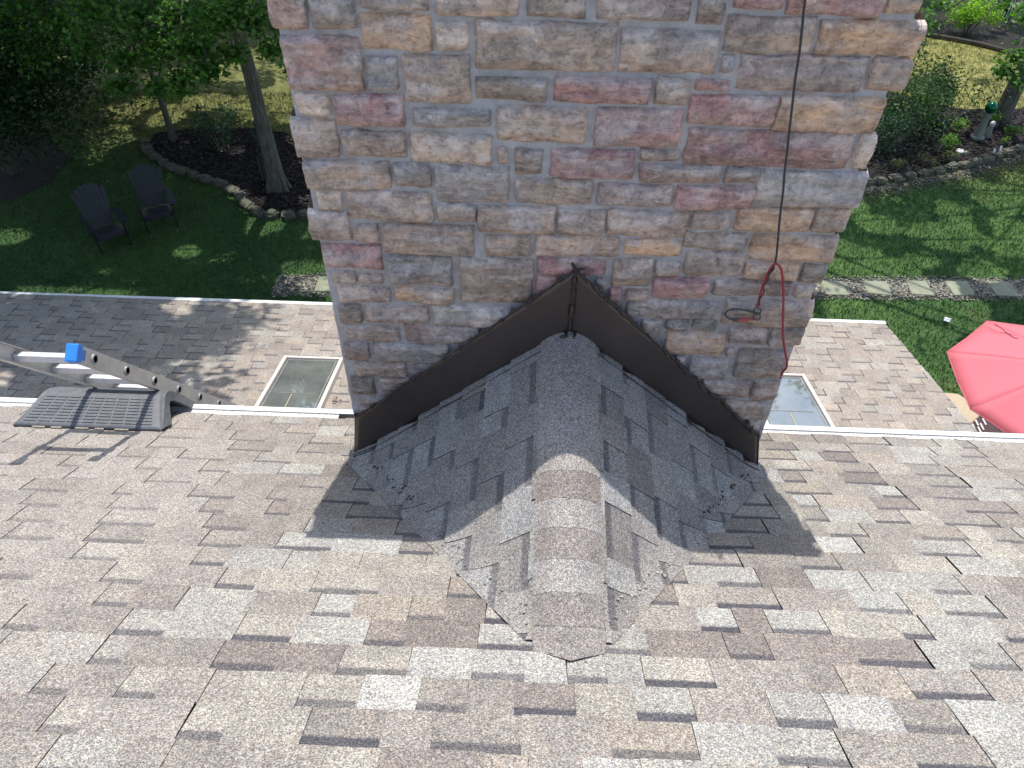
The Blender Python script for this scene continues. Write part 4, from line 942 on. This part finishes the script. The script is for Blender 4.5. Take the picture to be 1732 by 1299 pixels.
sh=[((-11.2,15.5),(2.7,2.3,3.3),17000,.12,DGRN,'large dark evergreen bush at the left edge of the yard'),
((-10.7,13.9),(1.9,1.5,2.3),10000,.11,DGRN,'low dark bush in front of the large evergreen at the left edge'),
((-6.75,15.2),(.55,.45,.75),700,.075,BG,'dark leafy shrub in the left bed behind the stone border'),
((-5.75,15.1),(.40,.35,.55),420,.07,BG,'small blue green shrub between the leafy shrub and the maple trunk'),
((-5.45,13.95),(.18,.2,.62),260,.055,MG,'small leafy plant growing against the left side of the maple trunk'),
((-14.5,21.5),(2.4,1.6,2.4),2600,.13,DGRN,'dark woodland bush at the far left corner'),
((-10.8,22.8),(2.2,1.4,2.2),2600,.13,DGRN,'woodland bush at the back left of the shaded lawn'),
((-7.0,23.0),(2.0,1.3,2.0),2200,.13,DGRN,'woodland bush behind the slender young tree'),
((-3.8,23.3),(2.0,1.3,2.2),2000,.13,DGRN,'woodland bush behind the maple next to the chimney'),
((8.5,16.8),(1.0,.8,1.2),3000,.07,MG,'feathery green shrub in the right flower bed'),
((7.7,15.95),(.95,.55,.75),2400,.06,BG,'low dark green shrub touching the chimney edge in the right bed'),
((9.3,17.6),(.9,.7,1.0),2600,.075,MG,'tall green shrub behind the feathery one in the right bed'),
((8.0,18.6),(1.0,.8,1.3),2600,.08,BG,'dark bush beside the chimney at the back of the right bed'),
((8.9,16.05),(.38,.26,.30),420,.06,YG,'bright green low plant left of the clay pot'),
((7.75,15.2),(.24,.16,.20),200,.045,OLV,'yellow green fern nearest the chimney in the right bed'),
((8.45,15.42),(.22,.14,.16),160,.045,OLV,'second olive fern from the chimney in the right bed'),
((9.02,15.58),(.26,.16,.20),220,.045,OLV,'third olive fern, left of the white garden light'),
((10.75,16.75),(.28,.2,.22),260,.06,YG,'green hosta plant right of the tree trunk'),
((10.9,17.35),(.35,.25,.26),280,.06,YG,'pale hosta plant behind the tree trunk at the right edge'),
((10.55,16.35),(.16,.12,.16),120,.05,YG,'tiny green plant near the stone border at the right'),
((12.15,22.95),(.75,.5,.7),2000,.085,LIME,'bright lime green bush in full sun at the top right'),
((11.0,24.2),(1.5,.9,2.0),3000,.11,BG,'dark blue green bush left of the lime bush'),
((9.6,23.8),(1.4,.9,1.9),2800,.11,DGRN,'dark bush behind the chimney corner at the top right'),
((12.6,26.0),(1.4,.9,1.8),1300,.12,YG,'sunlit green bush at the top right behind the flag'),
((15.2,22.3),(1.5,1.0,1.5),2800,.10,MG,'leafy bush at the right edge beside the flag'),
((14.2,20.9),(1.1,.8,1.1),2000,.09,MG,'leafy bush at the right edge of the sunlit grass')]
for k,(c,r3,n,s_,cl,lb) in enumerate(sh): shrub(c,r3,n,s_,cl,lb,100+k)
# ---- adirondack chairs
M_CHR=simple('dark_plastic_lumber',(.014,.016,.026),.45,var=.25,scale=14,bump=.2)
def adirondack():
    t=empty('adirondack_chair')
    bk=R(24)
    rb=Matrix.Rotation(-bk,3,'X')   # back leans towards +y
    for k in range(7):
        o=(k-3); xb=o*.062; xt=o*.098; L=.86-.028*o*o*.5
        b=MB(); p0=Vector((xb,.19,.30)); p1=Vector((xt,.19+math.sin(bk)*L,.30+math.cos(bk)*L))
        n=Vector((0,-math.cos(bk),math.sin(bk)))*.010
        w0,w1=.027,.043
        for s in (1,): 
            vs=[]
            for pnt,w_ in ((p0,w0),(p1,w1),):
                vs.append((pnt,w_))
            q=[p0+Vector((-w0,0,0)),p0+Vector((w0,0,0)),p1+Vector((w1,0,0)),p1+Vector((w1*.5,.008,.022)),p1+Vector((-w1*.5,.008,.022)),p1+Vector((-w1,0,0))]
        b.poly(q,.02,tuple(-n/n.length)); b.build('back_slat',M_CHR,t)
    for k in range(6):
        f=k/5; y=-.30+f*.46; z=.375-f*.10
        b=MB(); b.box((0,y,z),(.52,.078,.02),Matrix.Rotation(R(-12),3,'X'),.004); b.build('seat_slat',M_CHR,t)
    b=MB(); b.box((0,-.345,.335),(.54,.02,.09),Matrix.Rotation(R(-14),3,'X'),.004); b.build('seat_apron',M_CHR,t)
    for s in (-1,1):
        b=MB(); b.poly([(s*.33-.055,-.40,.555),(s*.33+.055,-.40,.555),(s*.36+.07,-.20,.56),(s*.35+.05,.18,.55),(s*.31+.02,.36,.545),(s*.31-.04,.36,.545),(s*.31-.045,.1,.55),(s*.30-.04,-.2,.56)],.022,(0,0,1)); b.build('armrest',M_CHR,t)
        b=MB(); b.box((s*.30,-.33,.28),(.03,.11,.56),None,.004); b.build('front_leg',M_CHR,t)
        b=MB(); b.poly([(s*.285,-.36,.30),(s*.285,-.36,.40),(s*.285,.15,.29),(s*.285,.52,.0),(s*.285,.42,.0),(s*.285,.12,.20)],.025,(-s,0,0)); b.build('side_rail',M_CHR,t)
    b=MB(); b.box((0,.29,.545),(.62,.03,.07),rb,.004); b.build('back_brace',M_CHR,t)
    return t
ch=adirondack(); ch.location=(-7.05,12.35,Z0); ch.rotation_euler=(0,0,R(28)); ch.scale=(.88,)*3
tag(ch,'dark navy slatted garden chair nearer the stone border, its seat edge catching sun','chair','adirondack chairs on the shaded lawn')
c2=copy_tree(ch); c2.location=(-7.72,11.65,Z0); c2.rotation_euler=(0,0,R(40)); tag(c2,'dark navy slatted garden chair farther left and lower on the shaded lawn','chair','adirondack chairs on the shaded lawn')
# ---- umbrella, table, deck
M_UMB=None
m=N('coral_canvas'); m.col(m.ramp(m.noise(180,2),[(.4,(.56,.125,.15)),(.6,(.61,.14,.165))])); m.set(Roughness=.85); m.bump(m.noise(3,3),.3,.02); M_UMB=m.m
UC=np.array([6.146,6.446]); RU=1.235; um_=tag(empty('patio_umbrella',(UC[0],UC[1],Z0+.2)),'large coral red octagonal patio umbrella at the right edge of the photo','umbrella'); ui=Matrix.Translation((-UC[0],-UC[1],-Z0-.2))
a0=R(152.75); rim=[]; V=[];F_=[]
nr,na=8,8
for k in range(8):
    a_=a0+k*R(45); rim.append((UC[0]+RU*math.cos(a_),UC[1]+RU*math.sin(a_)))
AZ,RZ=-5.86,-6.2
for k in range(8):
    p,q=rim[k],rim[(k+1)%8]; base=len(V)
    for i in range(nr+1):
        t=i/nr
        for j in range(na+1):
            s_=j/na; x=UC[0]+((p[0]*(1-s_)+q[0]*s_)-UC[0])*t; y=UC[1]+((p[1]*(1-s_)+q[1]*s_)-UC[1])*t
            V.append((x,y,AZ+(RZ-AZ)*t-.028*t*math.sin(math.pi*s_)+.02*math.sin(math.pi*t)))
    for i in range(nr):
        for j in range(na): F_.append((base+i*(na+1)+j,base+i*(na+1)+j+1,base+(i+1)*(na+1)+j+1,base+(i+1)*(na+1)+j))
o=mesh_np('canopy',V,F_,M_UMB,smooth=True); md=o.modifiers.new('t','SOLIDIFY'); md.thickness=.003; pp(o,um_,ui)
b=MB()
for k in range(8):
    p,q=rim[k],rim[(k+1)%8]; b.tube([(p[0],p[1],RZ-.004),((p[0]+q[0])/2,(p[1]+q[1])/2,RZ-.032),(q[0],q[1],RZ-.004)],.006,6)
pp(b.build('canopy_hem',M_UMB),um_,ui)
M_POLE=simple('brown_pole',(.10,.06,.04),.5)
for k in range(8):
    b=MB(); b.tube([(UC[0],UC[1],AZ-.05),(rim[k][0],rim[k][1],RZ-.012)],.009,6); pp(b.build('rib',M_POLE),um_,ui)
for k in range(8):
    b=MB(); p=rim[k]; b.tube([(UC[0]+(p[0]-UC[0])*t,UC[1]+(p[1]-UC[1])*t,AZ+(RZ-AZ)*t+.02*math.sin(math.pi*t)+.0025) for t in np.linspace(.04,.995,12)],.004,5); pp(b.build('seam',M_UMB),um_,ui)
b=MB(); b.cyl((UC[0],UC[1],Z0+.2),(UC[0],UC[1],AZ+.03),.024); pp(b.build('pole',M_POLE),um_,ui)
b=MB(); b.sphere((UC[0],UC[1],AZ+.05),.035,10); pp(b.build('finial',M_POLE),um_,ui)
def uz(u,v): # surface point on the canopy under an image position
    d=ray(u,v)
    for k in range(4):
        pass
    z=-6.08
    for _ in range(8):
        P=d*(z/d[2]); rr_=math.hypot(P[0]-UC[0],P[1]-UC[1])/RU; z=AZ+(RZ-AZ)*min(rr_,1.0)+.012
    return Vector(d*(z/d[2]))
b=MB(); b.tube(smooth([uz(u,v) for u,v in ((1671,553),(1685,561),(1700,563),(1712,566),(1723,571),(1718,572),(1706,565),(1695,556),(1682,548))],4),.0035,5); pp(b.build('tie_cord',simple('dark_red_cord',(.2,.03,.04),.7)),um_,ui)
TC=(5.86,7.42); TZ=-7.6; TR=.31
tb=tag(empty('side_table',(TC[0],TC[1],Z0+.2)),'small tan octagonal side table half hidden under the coral umbrella','table'); ti=Matrix.Translation((-TC[0],-TC[1],-Z0-.2))
b=MB(); b.poly([(TC[0]+TR*math.cos(a0+k*R(45)),TC[1]+TR*math.sin(a0+k*R(45)),TZ) for k in range(8)],.03,(0,0,1)); bmesh.ops.bevel(b.bm,geom=b.bm.edges[:],offset=.007,segments=2,affect='EDGES')
pp(b.build('tabletop',simple('tan_tabletop',(.42,.33,.22),.6,var=.12,scale=40)),tb,ti)
for k in range(4):
    a_=a0+R(22.5)+k*R(90); b=MB(); b.cyl((TC[0]+.22*math.cos(a_),TC[1]+.22*math.sin(a_),Z0+.2),(TC[0]+.18*math.cos(a_),TC[1]+.18*math.sin(a_),TZ),.014); pp(b.build('leg',M_POLE),tb,ti)
dk=tag(empty('deck',(7.0,5.5,Z0)),'dark red brown wooden deck with pale gaps showing beneath the umbrella','deck'); di=Matrix.Translation((-7.0,-5.5,-Z0))
M_DECK=simple('red_brown_boards',(.035,.010,.010),.6,var=.3,scale=8); b=MB()
for k in range(32): b.box((4.75+k*.148,5.5,Z0+.17),(.144,4.6,.04))
pp(b.build('boards',M_DECK),dk,di)
for (u,v) in ((1652,714),(1647,722),(1657,727),(1665,713),(1661,721)):
    q=atZ(u,v,Z0+.195); b=MB(); b.box((q[0],q[1],Z0+.1935),(.020,.12,.006)); pp(b.build('pale_strip',M_WHITE),dk,di)
b=MB(); b.box((7.05,5.5,Z0+.08),(4.6,4.4,.13)); pp(b.build('deck_frame',M_DECK),dk,di)
# ---- garden ornaments
gp=atZ(1652,234,Z0)
gb=tag(empty('gazing_ball',(gp[0],gp[1],Z0)),'shiny green glass ball on a grey stone pedestal in the right bed','garden ornament')
m=N('green_glass'); m.col((.004,.10,.055)); m.set(Roughness=.08,Metallic=.6); M_GG=m.m
M_PED=simple('weathered_concrete',(.22,.22,.19),.9,var=.3,scale=14,bump=.6)
b=MB(); b.tube([(0,0,0),(0,0,.05),(0,0,.08),(0,0,.2),(0,0,.45),(0,0,.58),(0,0,.62)],[.15,.15,.11,.085,.075,.10,.11],16); b.build('pedestal',M_PED,gb,smooth=True)
b=MB(); b.sphere((0,0,.73),.125,24); b.build('glass_ball',M_GG,gb,smooth=True)
sp_=atZ(1668,232,Z0); st=tag(empty('garden_statue',(sp_[0],sp_[1],Z0)),'little pale stone figure standing beside the pedestal of the green ball','statue')
b=MB(); b.tube([(0,0,0),(0,0,.06),(0,0,.16),(0,0,.24),(0,0,.27)],[.08,.085,.06,.05,.03],12); b.build('body',M_PED,st,smooth=True)
M_PALE=simple('pale_stone',(.55,.54,.52),.8,var=.2,scale=30); b=MB(); b.sphere((0,-.01,.32),.062,12,(1,1,1.15)); b.build('head',M_PALE,st,smooth=True)
b=MB(); b.sphere((-.024,-.062,.33),.013,8); b.sphere((.024,-.062,.33),.013,8); b.build('eyes',M_DARK,st)
pl=atZ(1617,270,Z0); gl=tag(empty('garden_light',(pl[0],pl[1],Z0)),'small white round garden light staked in the dark mulch','garden light')
b=MB(); b.cyl((0,0,0),(0,0,.2),.012); b.build('stake',M_DARK,gl)
b=MB(); b.tube([(0,0,.19),(0,0,.21),(0,0,.235),(0,0,.25)],[.075,.078,.06,.02],18); b.build('lamp_head',M_WHITE,gl,smooth=True); b=MB(); b.cyl((0,0,.246),(0,0,.256),.026); b.build('sensor',M_DARK,gl)
for k,(u,v,lb) in enumerate(((1682,262,'left of two small white tags by the stone border'),(1693,257,'right of two small white tags by the stone border'))):
    q=atZ(u,v,Z0+.1); t=tag(empty('plant_tag',(q[0],q[1],Z0)),lb,'plant tag','white plant tags'); t.rotation_euler=(R(-20),R(12),R(30))
    b=MB(); b.box((0,0,.08),(.012,.006,.16)); b.build('stake',M_DARK,t); b=MB(); b.box((0,-.004,.16),(.085,.004,.12)); b.build('plate',M_WHITE,t)
q=atZ(1632,262,Z0); tag(rock('rock',(q[0],q[1],Z0+.03),(.16,.12,.10),.4,3,simple('olive_rock',(.2,.2,.12),.9)),'small olive rock right of the white garden light','rock')
q=atZ(1613,235,Z0); pt=tag(empty('clay_pot',(q[0],q[1],Z0)),'brown clay pot with yellow green leaves in the right bed','pot')
b=MB(); b.tube([(0,0,0),(0,0,.22),(0,0,.23),(0,0,.27)],[.10,.15,.17,.17],18); b.build('pot',simple('terracotta',(.12,.085,.06),.9,var=.3),pt,smooth=True)
r=np.random.default_rng(9); leaves('foliage',ell((0,0,.36),(.24,.22,.16),260,r,.2),.06,YG,pt,False,8)
q=atZ(1598,546,Z0); b=MB(); b.poly([(q[0]-.06,q[1]-.03,Z0+.07),(q[0]+.03,q[1]-.06,Z0+.06),(q[0]+.08,q[1]+.01,Z0+.08),(q[0]+.0,q[1]+.07,Z0+.065)],.006,(0,0,1)); tag(b.build('paper_scrap',M_WHITE),'white scrap of paper lying on the grass left of the umbrella','paper')
# flag
fq=atZ(1684,52,Z0); fg=tag(empty('garden_flag',(fq[0],fq[1],Z0)),'small black and white striped flag on a garden stand at the top right','flag'); fg.rotation_euler=(0,0,R(-12))
M_BLK=simple('black_cloth',(.02,.02,.024),.9); M_WCL=simple('white_cloth',(.7,.68,.66),.9,var=.05)
b=MB(); b.cyl((-.25,0,0),(-.25,0,.95),.008); b.cyl((-.25,0,.94),(.25,0,.94),.008); b.build('stand',M_BLK,fg)
def cloth(x0,x1,z0,z1,y): return [(x0,y+.02*math.sin(z0*9),z0),(x1,y+.02*math.sin(z0*9),z0),(x1,y+.02*math.sin(z1*9),z1),(x0,y+.02*math.sin(z1*9),z1)]
b=MB()
for k in range(13):
    if k%2==0:continue
for z in range(8):
    b.poly(cloth(-.22,.22,.18+z*.09,.27+z*.09,0),.003,(0,1,0))
b.build('cloth',M_BLK,fg)
b=MB()
for k in range(1,13,2):
    x0=-.22+k*.44/13; x1=x0+.44/13; zt_=.53 if k<8 else .90
    z=.18
    while z<zt_-.01: b.poly(cloth(x0,x1,z,min(z+.09,zt_),-.004),.002,(0,1,0)); z+=.09
b.build('white_stripes',M_WCL,fg)
b=MB()
for i in range(5):
    for j in range(6): b.box((-.19+i*.045+(.02 if j%2 else 0),-.006+.02*math.sin((.57+j*.055)*9),.57+j*.055),(.010,.003,.010),Matrix.Rotation(.78,3,'Y'))
b.build('stars',M_WCL,fg)
def onr(u,v,dz=.006):
    d=ray(u,v); t=(H-dz)/(-d[2]-S*d[1]); return Vector(d*t)
tag(MB().tube(smooth([onr(1605,739),onr(1620,744),onr(1640,745),onr(1655,741),onr(1664,735,.02)],5),.0022,5).build('twig',M_BARK0),'thin curved twig lying on the gutter edge below the umbrella','twig')
